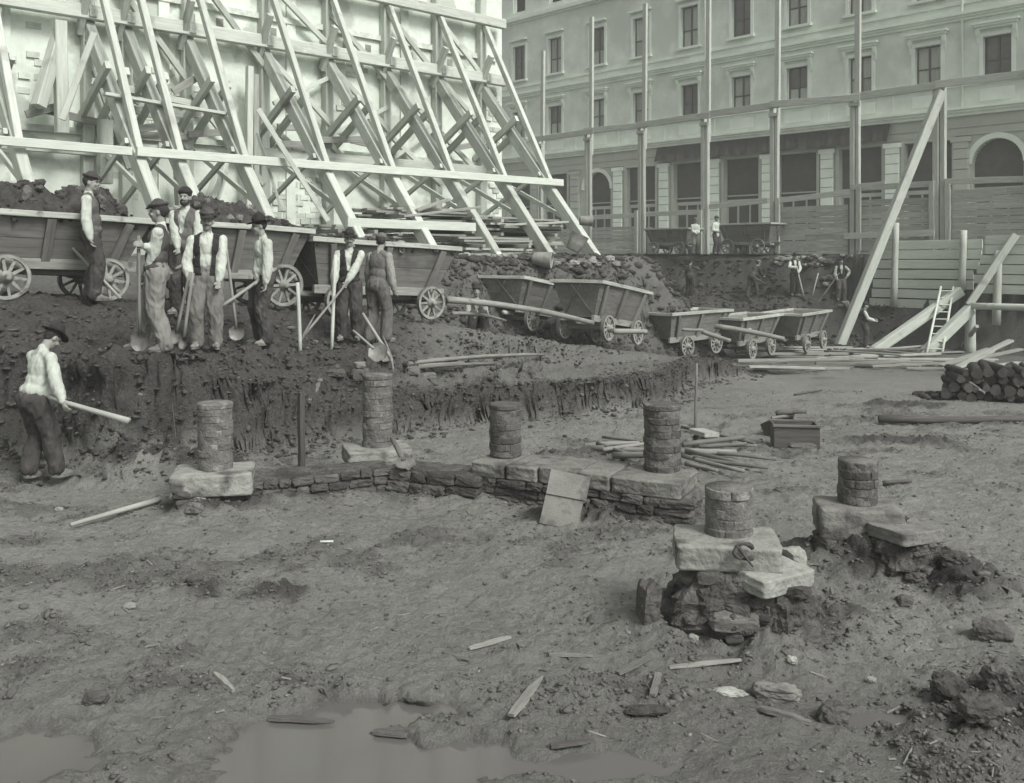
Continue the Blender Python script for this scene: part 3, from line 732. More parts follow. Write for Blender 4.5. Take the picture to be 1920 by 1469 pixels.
for k, (a, za, b, zb) in enumerate([(2, 5.9, 4, 6.9), (4.2, 5.4, 6, 6.6), (0.2, 6.6, 1.9, 7.5)]):
    tag(beam('wall_brace', sh(U0+a, .30, za), sh(U0+b, .30, zb), .09, .12, M_TIMBER_L), 'thin rising lath between wall posts of the shoring', 'beam', 'rising laths on the party wall')
# odd timbers about the left bays
for (nm, lab, p0, p1, w, h, mt) in [
    ('timber_prop', 'leaning timber prop at the upper left of the shoring', on_v(112, 60, VW+.9), on_v(72, 200, VW+1.1), .26, .26, M_TIMBER),
    ('timber_prop', 'upright dark timber in the upper left bay', on_v(112, 40, VW+1.0), on_v(116, 250, VW+1.0), .26, .26, M_TIMBER),
    ('timber_prop', 'steep crossing timber in the upper left bay', on_v(177, 62, VW+2.2), on_v(117, 225, VW+2.0), .14, .14, M_TIMBER),
    ('timber_prop', 'paired upright timber between the third and fourth shores', on_v(468, 125, VW+.6), on_v(466, 400, VW+.6), .17, .17, M_TIMBER),
    ('timber_prop', 'dark upright timber beside the paired post', on_v(478, 140, VW+.55), on_v(480, 400, VW+.55), .16, .16, M_PLANK),
    ('timber_prop', 'thin pole leaning left of the plank stack', on_v(484, 205, VW+3.4), on_v(615, 415, VW+4.2), .12, .12, M_TIMBER),
    ('timber_prop', 'short leaning stick by the broken masonry', on_v(482, 250, VW+3.0), on_v(528, 395, VW+3.4), .06, .06, M_TIMBER),
    ('timber_prop', 'leaning light lath behind the third shore', on_v(425, 300, VW+1.6), on_v(395, 395, VW+2.0), .12, .12, M_TIMBER_L),
    ('timber_prop', 'stout lower post behind the left cart load', on_v(197, 225, VW+.8), on_v(197, 345, VW+.8), .30, .26, M_TIMBER),
    ('timber_prop', 'wide prop behind the bearded worker', on_v(340, 300, VW+.9), on_v(345, 395, VW+.9), .34, .3, M_TIMBER),
    ('timber_prop', 'thick leaning prop beside the bearded worker', on_v(415, 320, VW+.6), on_v(388, 400, VW+1.0), .30, .26, M_TIMBER)]:
    tag(beam(nm, p0, p1, w, h, mt), lab, 'beam')
# broken boards lodged in the left bays
for k, (px, py, L, a) in enumerate([(290, 170, 1.0, .3), (330, 215, 1.3, .1), (250, 205, .9, -.2), (270, 240, 1.1, .2), (310, 255, 1.4, .05), (395, 250, 1.2, .15), (235, 175, .8, -.5), (345, 160, .7, .6), (120, 215, 1.5, -.15), (90, 205, 1.0, .35),
                                    (560, 240, 1.3, .05), (640, 262, 1.5, .1), (690, 270, 1.2, -.1), (575, 272, 1.6, .05), (870, 275, .9, .2)]):
    p = on_v(px, py, VW+.45+.1*(k % 4))
    d = Vector((EX*math.cos(a), EY*math.cos(a), math.sin(a)))
    tag(beam('broken_board', p-d*L*.5, p+d*L*.5, .06, .18, M_PLANK), 'broken board lodged behind the raking shores', 'board', 'broken boards in the shoring')

# ================================================================== stacked planks behind the shores
rp = random.Random(12)
def plank_stack(uc, L, D0, D1, z0, rows, label, group):
    z = z0
    for r in range(rows):
        if r % 4 == 3:
            for q in (-.38, .3):
                tag(beam('bearer', sh(uc+q*L, D0-.1, z+.05), sh(uc+q*L+.05, D1+.2, z+.05), .11, .09, M_PLANK), 'short bearer across the stacked planks behind the shores', 'plank', 'bearers in the plank stacks')
            z += .10
        D = D0
        while D < D1:
            w = rp.uniform(.18, .28); l = L*rp.uniform(.72, 1.05); c = uc + rp.uniform(-.12, .12)*L; tilt = rp.uniform(-.006, .006); yw = rp.uniform(-.04, .04)
            tag(beam('plank', sh(c-l/2, D-yw*l/2, z+.03-tilt*l), sh(c+l/2, D+yw*l/2, z+.03+tilt*l), w, .055, M_PLANK, cham=0), label, 'plank', group)
            D += w+rp.uniform(.03, .25)
        z += .058 + rp.uniform(0, .018)
plank_stack(U0+2.9, 3.0, 2.0, 4.2, 2.46, 14, 'sawn plank in the taller left stack behind the shores', 'planks of the taller stack')
plank_stack(U0+6.2, 3.1, 1.9, 4.0, 2.46, 12, 'sawn plank in the right stack behind the shores', 'planks of the right stack')
plank_stack(U0+4.4, 2.4, 4.1, 5.0, 2.46, 6, 'sawn plank in the low front stack between shore feet', 'planks of the low stack')
plank_stack(U0+.9, 1.6, 1.2, 3.2, 2.46, 9, 'sawn plank in the short stack left of the tall one', 'planks of the short stack')
for k, (a, b, c, d, e, f_) in enumerate([(1.6, 4.3, 3.45, 3.9, 4.6, 3.75), (5.0, 4.3, 3.3, 7.6, 4.2, 3.45), (2.0, 4.3, 3.6, 3.3, 4.0, 3.95)]):
    tag(beam('plank', sh(U0+a, b, c), sh(U0+d, e, f_), .2, .06, M_PLANK), 'loose plank slanting on top of a plank stack', 'plank', 'loose planks on the stacks')

# ================================================================== hoarding along the street edge
FU = 38.35
hoard = thing('site_hoarding', 'tall timber hoarding of posts, rails and weathered boards along the street', 'fence', on_u(1452, 470, FU))
POSTS = [1012, 1103, 1203, 1322, 1452, 1603]
for px in POSTS:
    q = on_u(px, HOR, FU)
    zr = float(np.interp(px, [1012, 1880], [on_u(1012, 262, FU).z, on_u(1880, 142, FU).z]))
    q2 = q + AX*.0
    beam('post', Vector((q.x, q.y, 2.0)) - AX*.07, Vector((q.x, q.y, zr)) - AX*.07, .21, .26, M_POST, hoard, up=OUT)
    beam('post', Vector((q.x, q.y, 2.0)) + AX*.14 , Vector((q.x, q.y, zr-.3)) + AX*.14, .15, .2, M_POST, hoard, up=OUT)
    top = 15.5 if px != 1012 else on_u(1012, 95, FU).z
    if px == 1203:
        pass
    q3 = q + Vector((0, 0, 0))
    beam('upper_pole', Vector((q.x, q.y, zr-1.2)) + OUT*-.22, Vector((q.x, q.y, top)) + OUT*-.22 + AX*.06, .24, .16, M_POST, hoard, up=OUT)
    beam('cleat', Vector((q.x, q.y, zr-.36)) + OUT*.16 - AX*.18, Vector((q.x, q.y, zr-.36)) + OUT*.16 + AX*.3, .12, .16, M_POST, hoard)
q = on_u(1762, HOR, FU); zr = on_u(1762, 158, FU).z
beam('post', Vector((q.x, q.y, 2.0)) - AX*.12, Vector((q.x, q.y, zr)) - AX*.12, .24, .28, M_POST, hoard, up=OUT)
beam('post', Vector((q.x, q.y, 2.0)) + AX*.14, Vector((q.x, q.y, zr+.1)) + AX*.14, .2, .22, M_POST, hoard, up=OUT)
q = on_u(1935, HOR, FU-.3)
beam('post', Vector((q.x, q.y, 2.0)), Vector((q.x, q.y, 13)), .24, .28, M_POST, hoard, up=OUT)
pr = [1010, 1103, 1203, 1322, 1452, 1603, 1762, 1960]
ry_ = [262, 245, 234, 215, 195, 182, 158, 133]
for k in range(len(pr)-1):
    lift = .0 if k % 2 else .03
    beam('rail', on_u(pr[k]-8, ry_[k]+(1 if k else 0), FU-.22+.03*(k % 2)), on_u(pr[k+1]+10, ry_[k+1]+1, FU-.22+.03*(k % 2)), .10, .30, M_POST, hoard)
# lower rails
for (xa, ya, xb, yb) in [(1112, 408, 1190, 404), (1212, 402, 1312, 398), (1330, 388, 1440, 376), (1462, 376, 1594, 361), (1612, 353, 1755, 345), (1772, 341, 1960, 335), (1596, 352, 1660, 345)]:
    beam('lower_rail', on_u(xa, ya, FU-.12), on_u(xb, yb, FU-.12), .09, .24, M_POST, hoard)
def boards(x0, x1, top_z, bot_z, rows, gap=.012, u=FU+.02, split=.35):
    h = (top_z-bot_z)/rows; rb = random.Random(int(x0))
    for r in range(rows):
        z = bot_z+h*(r+.5); cuts = [x0]
        if rb.random() < split: cuts.append(x0+(x1-x0)*rb.uniform(.3, .7))
        cuts.append(x1)
        for a, b in zip(cuts[:-1], cuts[1:]):
            pa, pb = on_u(a, HOR, u+rb.uniform(-.02, .02)), on_u(b, HOR, u+rb.uniform(-.02, .02))
            pa.z = z + rb.uniform(-.012, .012); pb.z = z + rb.uniform(-.012, .012)
            beam('board', pa, pb - AX*.012, .03, h-gap-rb.uniform(0, .01), M_BOARD, hoard, cham=0)
boards(1112, 1196, 3.95, 2.35, 8)
boards(1214, 1222, 3.9, 2.35, 8)
boards(1462, 1590, 4.65, 2.35, 9, split=.6)
boards(1612, 1752, 4.80, 2.35, 9)
boards(1776, 1990, 5.05, 2.35, 10, split=.7)
boards(940, 1098, 3.9, 2.35, 8)
for px, ya, yb in [(1458, 372, 475), (1610, 350, 470), (1747, 340, 470), (1777, 345, 470), (1193, 395, 475), (1313, 395, 480)]:
    p0 = on_u(px, yb, FU-.16); p1 = on_u(px, ya, FU-.16)
    beam('stud', p0, p1, .20, .12, M_POST, hoard, up=OUT)
# gate opening upright by the men
# long plank nailed low on the hoarding
tag(beam('plank', on_u(1583, 443, FU-.45), on_u(1752, 437, FU-.45), .06, .26, M_TIMBER), 'pale plank fixed level across the hoarding above the timber revetment', 'plank')

# ================================================================== timber revetment of the right bank
rev = thing('timber_revetment', 'stepped revetment of pale horizontal planks between two posts', 'wall', on_u(1700, 575, 36.85))
RUu = 36.86
rows = [(1655, 1842, 468, 478, .0), (1648, 1841, 484, 494, 0), (1645, 1836, 502, 510, 0), (1639, 1825, 519, 529, 0), (1637, 1825, 537, 542, 0), (1635, 1788, 553, 559, 0), (1631, 1778, 571, 574, 0)]
for k, (xa, xb, yl, yr_, _) in enumerate(rows):
    pa, pb = on_u(xa, yl-2, RUu), on_u(xb, yr_-12, RUu)
    zc = (pa.z+pb.z)/2
    zc = 2.86 - .385*k
    pa.z = zc+.0; pb.z = zc+.02
    beam('plank', pa, pb, .06, .335, M_TIMBER_L, rev, roll=R(rw.uniform(-2, 2)), cham=.12)
for px, ya, yb in [(1676, 418, 576), (1803, 432, 545)]:
    pole('post', on_u(px, yb, RUu-.22), on_u(px+4, ya, RUu-.22), .135, .12, M_POST, rev, n=10, bend=.002)
rev2 = thing('timber_revetment', 'second revetment of planks cut by the right edge of the view', 'wall', on_u(1880, 560, 36.6))
for k in range(6):
    pa, pb = on_u(1848-2*k+(0, 2, -6, -10, -14, 0)[k], HOR, 36.6), on_u(2010, HOR, 36.6); zc = 3.02-.36*k
    pa.z = zc; pb.z = zc
    beam('plank', pa, pb, .06, .32, M_TIMBER_L, rev2)
pole('post', on_u(1868, 610, 36.3), on_u(1872, 470, 36.3), .15, .13, M_POST, rev2, n=10, bend=.002)

# ================================================================== great raking beams on the right
tag(beam('raking_beam', on_u(1765, 172, FU-.5), hit(1572, 648) + Vector((0, 0, -.1)), .30, .34, M_TIMBER), 'tall slanting beam propping the right post of the hoarding', 'beam')
# ================================================================== ruins: pillars, slabs and footings
def block_mesh(name, n=5, seed=0, rough=.05, rnd=.12):
    """unit cube -.5..+.5, rounded and roughened"""
    vs_ = {}; V = []; Fc = []
    def vid(p):
        k = tuple(round(c, 4) for c in p)
        if k not in vs_: vs_[k] = len(V); V.append(p)
        return vs_[k]
    g_ = [i/n-.5 for i in range(n+1)]
    for ax in range(3):
        for s in (-.5, .5):
            for i in range(n):
                for j in range(n):
                    q = []
                    for (a, b) in ((i, j), (i+1, j), (i+1, j+1), (i, j+1)):
                        p = [0, 0, 0]; p[ax] = s; p[(ax+1) % 3] = g_[a]; p[(ax+2) % 3] = g_[b]; q.append(vid(tuple(p)))
                    Fc.append(q if s > 0 else q[::-1])
    v = np.array(V)
    c = np.clip(v, -.5+rnd, .5-rnd); d = v-c; L = np.linalg.norm(d, axis=1, keepdims=True)
    v = np.where(L > 0, c + d/np.maximum(L, 1e-6)*np.minimum(L, rnd), v)
    q = v*3.1+seed*5.3
    for k, f in ((1.0, 1.0), (.6, 2.3), (.35, 5.0)):
        v = v + rough*k*2*np.stack([vn3(q[:, 0]*f, q[:, 1]*f, q[:, 2]*f, seed+11*i) for i in range(3)], axis=1)
    return mk_mesh(name, v, Fc)
SLABS = [block_mesh('slab', 14, s, .016, .05) for s in range(5)]
for me_ in SLABS: me_.polygons.foreach_set('use_smooth', [True]*len(me_.polygons))
BLOCKS = [block_mesh('stone', 5, 20+s, .07, .16) for s in range(8)]
BRK = [block_mesh('brick', 3, 40+s, .03, .07) for s in range(4)]
def with_mat(me, material, cache={}):
    k = (me.name, material.name)
    if k not in cache:
        c = me.copy(); c.materials.clear(); c.materials.append(material); cache[k] = c
    return cache[k]
def piece(name, me, dims, loc, material, parent=None, rz=0, rx=0, ry=0):
    M = TR(loc, rz, rx, ry) @ Matrix.Diagonal((dims[0], dims[1], dims[2], 1))
    if parent is not None: M = wmat(parent).inverted() @ M
    return link(name, with_mat(me, material), None, parent, M)
rr_ = random.Random(5)
def pillar(label, x, y, z0, r, h, courses, material, nb=5, lean=0.0, top_r=None, cap=False, broken=0.0):
    th = thing('brick_pillar', label, 'pillar', (x, y, z0), Matrix.Rotation(lean, 3, 'Y'), group='round brick pillar stumps')
    hc = h/courses
    m = MB(); ns = 24; rings = []
    for i in range(courses*4+1):
        z = h*i/(courses*4)*(.86 if broken else 1)
        rings.append([((r*.978+.006*math.sin(a*5+z*20))*math.cos(a), (r*.978+.006*math.sin(a*3+z*31))*math.sin(a), z) for a in [2*math.pi*k/ns for k in range(ns)]])
    m.loft(rings); m.build('mortar_core', M_MORTAR, th, smooth=True)
    for c in range(courses):
        n = nb; off = rr_.uniform(0, 1); zc = hc*c; ox, oy = rr_.uniform(-.009, .009), rr_.uniform(-.009, .009)
        angs = sorted([(k+off+rr_.uniform(-.26, .26))*2*math.pi/n for k in range(n)])
        if broken and c >= courses-2: 
            angs_keep = rr_.random
        for k in range(n):
            if broken and c >= courses-1 and rr_.random() < broken+.2: continue
            if broken and c == courses-2 and rr_.random() < broken*.5: continue
            a0 = angs[k]; a1 = angs[(k+1) % n] + (2*math.pi if k == n-1 else 0)
            g_ = rr_.uniform(.002, .006)/r; a0 += g_; a1 -= g_
            ro = r*rr_.uniform(.994, 1.010); ri = r*.80; dz = rr_.uniform(.001, .0045); s_ = 6
            z0_, z1_ = zc+dz, zc+hc-dz*.6
            m = MB(); ring = []
            for j in range(s_):
                a = a0+(a1-a0)*j/(s_-1); rr2 = ro*(1+rr_.uniform(-.006, .006)) - (.004 if j in (0, s_-1) else 0)
                zz0, zz1 = z0_+rr_.uniform(-.002, .002), z1_+rr_.uniform(-.004, .002)
                co, si = math.cos(a), math.sin(a)
                ring.append([(ri*co, ri*si, zz0), ((rr2-.004)*co, (rr2-.004)*si, zz0), (rr2*co, rr2*si, zz0+.005), (rr2*co, rr2*si, zz1-.005), ((rr2-.004)*co, (rr2-.004)*si, zz1), (ri*co, ri*si, zz1)])
            m.loft([[(p[0]+ox, p[1]+oy, p[2]) for p in q] for q in ring]); m.build('brick', material, th)
    if cap:
        m = MB(); m.loft([[((r*q)*math.cos(a), (r*q)*math.sin(a), z) for a in [2*math.pi*k/28 for k in range(28)]] for q, z in ((.98, h), (1.035, h+.008), (1.03, h+.045), (.97, h+.055))])
        m.build('cap_disc', material, th)
    return th
def slab(label, x, y, ztop, dims, rz, material=M_STONE, k=0, **kw):
    return tag(piece('stone_slab', SLABS[k % 5], dims, (x, y, ztop-dims[2]/2), material, None, rz, **kw), label, 'stone slab')
# pillar and slab pairs, left to right
pillar('limewashed brick pillar stump nearest the digging man', -2.93, 9.40, .385, .168, .60, 9, M_BRICK_L, cap=True)
slab('pale stone slab under the leftmost pillar stump', -2.93, 9.36, .39, (.76, .60, .21), R(12), M_STONE_L, 0)
pillar('tall weathered pillar stump against the earth bank', -1.50, 10.62, .36, .165, .75, 11, M_BRICK_L, cap=True)
slab('pale slab under the pillar stump by the bank', -1.50, 10.58, .37, (.70, .58, .17), R(18), M_STONE_L, 1)
pillar('flat topped pillar stump on the left end of the long footing', -.07, 9.97, .395, .165, .49, 7, M_BRICK, cap=True)
pillar('dark brick pillar stump on the right end of the long footing', 1.47, 9.32, .385, .178, .60, 9, M_BRICK, nb=6, cap=True)
pillar('broken pale pillar stump in the foreground', 1.45, 6.36, .63, .158, .32, 5, M_BRICK_L, nb=5)
slab('large pale slab under the foreground pillar stump', 1.41, 6.28, .645, (.66, .52, .165), R(-7), M_STONE_L, 2)
slab('tilted lower slab sticking out of the foreground pier', 1.66, 6.08, .50, (.46, .30, .115), R(32), M_STONE_L, 3, rx=R(4))
tag(piece('stone_block', BLOCKS[1], (.13, .15, .14), (1.87, 6.34, .47), M_STONE_L, None, R(25)), 'small upright stone block behind the tilted slab', 'stone')
pillar('short dark pillar stump farthest right', 2.74, 7.56, .53, .152, .34, 5, M_BRICK, nb=6, lean=.02)
slab('dark faced thick slab under the rightmost pillar stump', 2.72, 7.50, .535, (.62, .46, .235), R(-9), M_STONE, 4)
slab('broken corner slab leaning out of the right pier', 2.98, 7.20, .45, (.46, .36, .10), R(28), M_STONE, 0, ry=R(3))

def footing(label, A, B, depth, z0, z1, courses, avg, material, side=1, copings=None, cop_mat=M_STONE, name='rubble_footing', top=True):
    A = Vector(A); B = Vector(B); d = (B-A); L = d.length; d.normalize(); w = Vector((-d.y, d.x))*side
    ang = math.atan2(d.y, d.x)
    mid = (A+B)/2 + w*depth/2
    th = thing(name, label, 'footing', (mid.x, mid.y, z0))
    piece('earth_core', block_mesh('earth_core', 10, 77, .03, .03), (L*1.0, depth*.97, z1-z0+.01), (mid.x, mid.y, (z0+z1)/2-(.03 if copings else 0)), M_FOOT, th, ang)
    hc = (z1-z0)/courses
    for c in range(courses):
        x = -rr_.uniform(0, avg*.5)
        while x < L:
            l = avg*rr_.uniform(.6, 1.45); hh = hc*rr_.uniform(.82, 1.06); dp = rr_.uniform(.13, .18)
            p = A + d*(min(x+l/2, L-.04)) + w*(dp/2-.02-rr_.uniform(0, .035))
            piece('stone', rr_.choice(BLOCKS), (l*.97, dp, hh), (p.x, p.y, z0+hc*(c+.5)), material, th, ang+rr_.uniform(-.08, .08), rr_.uniform(-.07, .07), rr_.uniform(-.06, .06))
            x += l
        for end in (0, 1):       # end faces
            x = .1
            while x < depth-.05:
                l = avg*rr_.uniform(.6, 1.1)
                p = (A if end == 0 else B) + w*(x+l/2) + d*(.05 if end == 0 else -.05)
                piece('stone', rr_.choice(BLOCKS), (l, .15, hc*.95), (p.x, p.y, z0+hc*(c+.5)), material, th, ang+math.pi/2+rr_.uniform(-.08, .08))
                x += l
    if top and not copings:
        x = 0
        while x < L:
            l = avg*rr_.uniform(.7, 1.5); y = .12
            while y < depth:
                l2 = rr_.uniform(.14, .26)
                p = A + d*(x+l/2) + w*(y+l2/2-.06)
                piece('stone', rr_.choice(BLOCKS), (l*.96, l2, .09), (p.x, p.y, z1-.045+rr_.uniform(-.015, .012)), material, th, ang+rr_.uniform(-.1, .1))
                y += l2
            x += l
    if copings:
        x = 0
        for k, l in enumerate(copings):
            t = .155+rr_.uniform(-.012, .012); dd = depth+rr_.uniform(.02, .07)
            p = A + d*(x+l/2) + w*(depth/2)
            piece('coping_slab', SLABS[(k+1) % 5], (l-.012, dd, t), (p.x, p.y, z1+t/2-.004), cop_mat, th, ang+rr_.uniform(-.015, .015), rr_.uniform(-.01, .01))
            x += l
    return th
footing('long footing of rubble courses capped by five stone slabs', (-.41, 9.74), (1.56, 8.74), .57, -.10, .245, 4, .26, M_RUBBLE, 1, [.39, .36, .42, .34, .69], M_STONE)
footing('low broken footing joining the corner to the long footing', (-1.27, 9.93), (-.40, 9.62), .40, -.08, .26, 3, .22, M_RUBBLE, 1)
footing('rubble footing running from the left slab to the corner', (-3.12, 9.02), (-1.28, 9.98), .46, -.08, .27, 4, .20, M_RUBBLE, 1)
# piers of rough masonry under the two foreground slabs
def rough_pier(label, x, y, z0, z1, rx0, ry0, rx1, ry1, n, seed, big):
    rs = random.Random(seed)
    th = thing('masonry_pier', label, 'pier', (x, y, z0))
    m = MB(); rings = []; ns = 18
    for i in range(7):
        t = i/6; rings.append([((rx0+(rx1-rx0)*t)*.86*math.cos(a)*(1+.12*math.sin(a*3+i)), (ry0+(ry1-ry0)*t)*.86*math.sin(a)*(1+.12*math.cos(a*4+i*2)), (z1-z0)*t) for a in [2*math.pi*k/ns for k in range(ns)]])
    nr, ns = 26, 60; tt = np.repeat(np.linspace(0, 1, nr), ns); aa = np.tile(np.linspace(0, 2*np.pi, ns, endpoint=False), nr)
    cx_, cy_ = np.cos(aa), np.sin(aa); zz = (z1-z0)*tt
    rad = 1.0 + .42*vn3(cx_*2.2+seed, cy_*2.2, zz*9, seed) + .26*vn3(cx_*5+seed, cy_*5, zz*20, seed+1) + .14*vn3(cx_*11, cy_*11+seed, zz*42, seed+2)
    ex = 1/np.maximum(np.abs(cx_), np.abs(cy_))**.35
    m = MB(); VV = np.stack([(rx0+(rx1-rx0)*tt**.7)*rad*ex*cx_, (ry0+(ry1-ry0)*tt**.7)*rad*ex*cy_, zz+.03*vn3(cx_*4, cy_*4, zz*15, seed+3)*(tt < .95)], 1)
    m.loft([[tuple(VV[i*ns+j]) for j in range(ns)] for i in range(nr)]); m.build('masonry_core', M_FOOT, th, smooth=False)
    for k in range(n):
        t = (k/n)**1.2; a = k*2.399+rs.uniform(-.4, .4)
        px_, py_ = x+(rx0+(rx1-rx0)*t)*.93*math.cos(a), y+(ry0+(ry1-ry0)*t)*.93*math.sin(a)
        l = rs.uniform(.09, .24)*big
        piece('stone', rs.choice(BLOCKS), (l, l*rs.uniform(.6, .9), l*rs.uniform(.3, .62)), (px_, py_, z0+(z1-z0)*t*.96+.02), M_RUBBLE if rs.random() < .8 else M_CLOD_M, th, a+math.pi/2+rs.uniform(-.5, .5), rs.uniform(-.3, .3), rs.uniform(-.3, .3))
    return th
rough_pier('crumbling rubble pier carrying the large foreground slab', 1.42, 6.27, -.06, .49, .48, .36, .29, .23, 44, 3, .8)
rough_pier('crumbling rubble pier under the tilted lower slab', 1.70, 6.12, -.05, .40, .32, .27, .2, .17, 24, 4, .7)
rough_pier('dark rubble pier carrying the rightmost pillar stump', 2.74, 7.50, -.02, .32, .44, .33, .34, .27, 30, 6, .8)
rough_pier('stone lump under the broken corner slab on the right', 2.98, 7.22, -.02, .36, .30, .24, .22, .18, 18, 8, .7)
for (lab, px, py, Y, dims, rz, mt, k) in [
    ('pale flat stone bedded low in the foreground pier', 1375, 1160, 5.98, (.30, .16, .10), .1, M_CLOD_M, 6),
    ('dark upright slab of earth left of the foreground pier', 1215, 1140, 6.15, (.12, .16, .34), .3, M_RUBBLE, 3)]:
    p = P(px, py, Y)
    tag(piece('stone', BLOCKS[k], dims, p, mt, None, rz, rx=.15), lab, 'stone')
m = MB(); c_ = P(1395, 1030, 5.98)
m.tube([c_+Vector((.055*math.cos(a)*(1.2 if a > 3 else 1), -.02+.01*math.sin(3*a), .05*math.sin(a)-.01)) for a in [0.3+5.2*k/14 for k in range(15)]], [.012+.006*math.sin(k) for k in range(15)], 7)
m.tube([c_+Vector((-.05+.012*k, -.01-.004*k, .03-.016*k)) for k in range(9)], [.014-.001*k for k in range(9)], 7)
tag(m.build('root', M_RUBBLE, smooth=True), 'curled dark root hanging over the large foreground slab', 'root')
# leaning tile against the long footing
th = thing('roof_tile', 'flat stepped tile leaning against the long footing', 'tile', (.44, 8.76, -.01), (Matrix.Rotation(R(-9), 3, 'Z') @ Matrix.Rotation(R(-18), 3, 'X') @ Matrix.Rotation(R(8), 3, 'Y')))
m = MB(); m.loft([[(-.19, -.03, 0), (.165, -.03, 0), (.165, .025, 0), (-.19, .025, 0)], [(-.175, -.03, .27), (.175, -.03, .27), (.175, .025, .27), (-.175, .025, .27)]]); m.build('lower_plate', M_TILE, th)
m = MB(); m.loft([[(-.172, -.045, .272), (.20, -.045, .272), (.20, .02, .272), (-.172, .02, .272)], [(-.165, -.05, .50), (.205, -.05, .49), (.205, .015, .49), (-.165, .015, .50)]]); m.build('upper_plate', M_TILE, th)
# dark square stake and its neighbours
tag(beam('stake', (-2.50, 11.30, -.2), (-2.50, 11.30, .86), .068, .068, M_DARKWOOD), 'dark square stake standing before the earth bank', 'stake')
tag(pole('stake', hit(1303, 800)-Vector((0, 0, .1)), hit(1303, 800)+Vector((.03, 0, 1.02)), .022, .018, M_POLE, n=6), 'thin upright rod behind the dark brick pillar', 'stake')
# ================================================================== tip carts
_wheel_cache = {}
def wheel_meshes(r):
    if r in _wheel_cache: return _wheel_cache[r]
    n = 28; w = .038
    m = MB(); rings = []
    for k in range(n+1):
        a = 2*math.pi*k/n; co, si = math.cos(a), math.sin(a)
        rings.append([(r0*co, y, r0*si) for r0, y in ((r*.84, -w), (r*.975, -w), (r*.975, w), (r*.84, w))])
    m.loft(rings, cap=False); fel = mk_mesh('wheel', m.v, m.f)
    m = MB(); rings = []
    for k in range(n+1):
        a = 2*math.pi*k/n; co, si = math.cos(a), math.sin(a)
        rings.append([(r0*co, y, r0*si) for r0, y in ((r*.976, -w*1.05), (r, -w*1.05), (r, w*1.05), (r*.976, w*1.05))])
    m.loft(rings, cap=False); tyre = mk_mesh('tyre', m.v, m.f)
    m = MB(); rings = []
    for q, y in ((.3, -.13), (.55, -.12), (.62, -.07), (1, -.05), (1.05, 0), (1, .05), (.7, .08), (.6, .11)):
        rings.append([(.085*q*math.cos(a), y, .085*q*math.sin(a)) for a in [2*math.pi*k/14 for k in range(14)]])
    m.loft(rings); hub = mk_mesh('hub', m.v, m.f, True)
    m = MB(); m.loft([[(x, y, z) for x, y in ((-.022, -.016), (.022, -.016), (.022, .016), (-.022, .016))] for z in (.05, .12)] + [[(x, y, r*.86) for x, y in ((-.015, -.014), (.015, -.014), (.015, .014), (-.015, .014))]])
    sp = mk_mesh('spoke', m.v, m.f)
    _wheel_cache[r] = (fel, tyre, hub, sp); return _wheel_cache[r]
def add_wheel(cart, x, y, r, toe=0.0, ang=0.0):
    fel, tyre, hub, sp = wheel_meshes(r)
    s = 1 if y < 0 else -1
    M = Matrix.Translation((x, y, r)) @ Matrix.Rotation(toe + (0 if y < 0 else math.pi), 4, 'Z')
    w = link('wheel', fel, M_WHEEL, cart, M)
    link('tyre', tyre, M_IRON, w); link('hub', hub, M_WHEEL, w)
    for k in range(10): link('spoke', sp, M_WHEEL, w, Matrix.Rotation(ang+2*math.pi*k/10, 4, 'Y'))
def panel(name, quad, t, material, parent):
    """flat panel from 4 local points, thickness t inwards along its normal"""
    q = [Vector(p) for p in quad]; n = (q[1]-q[0]).cross(q[3]-q[0]).normalized()
    m = MB(); m.loft([q, [p - n*t for p in q]]); return m.build(name, material, parent)
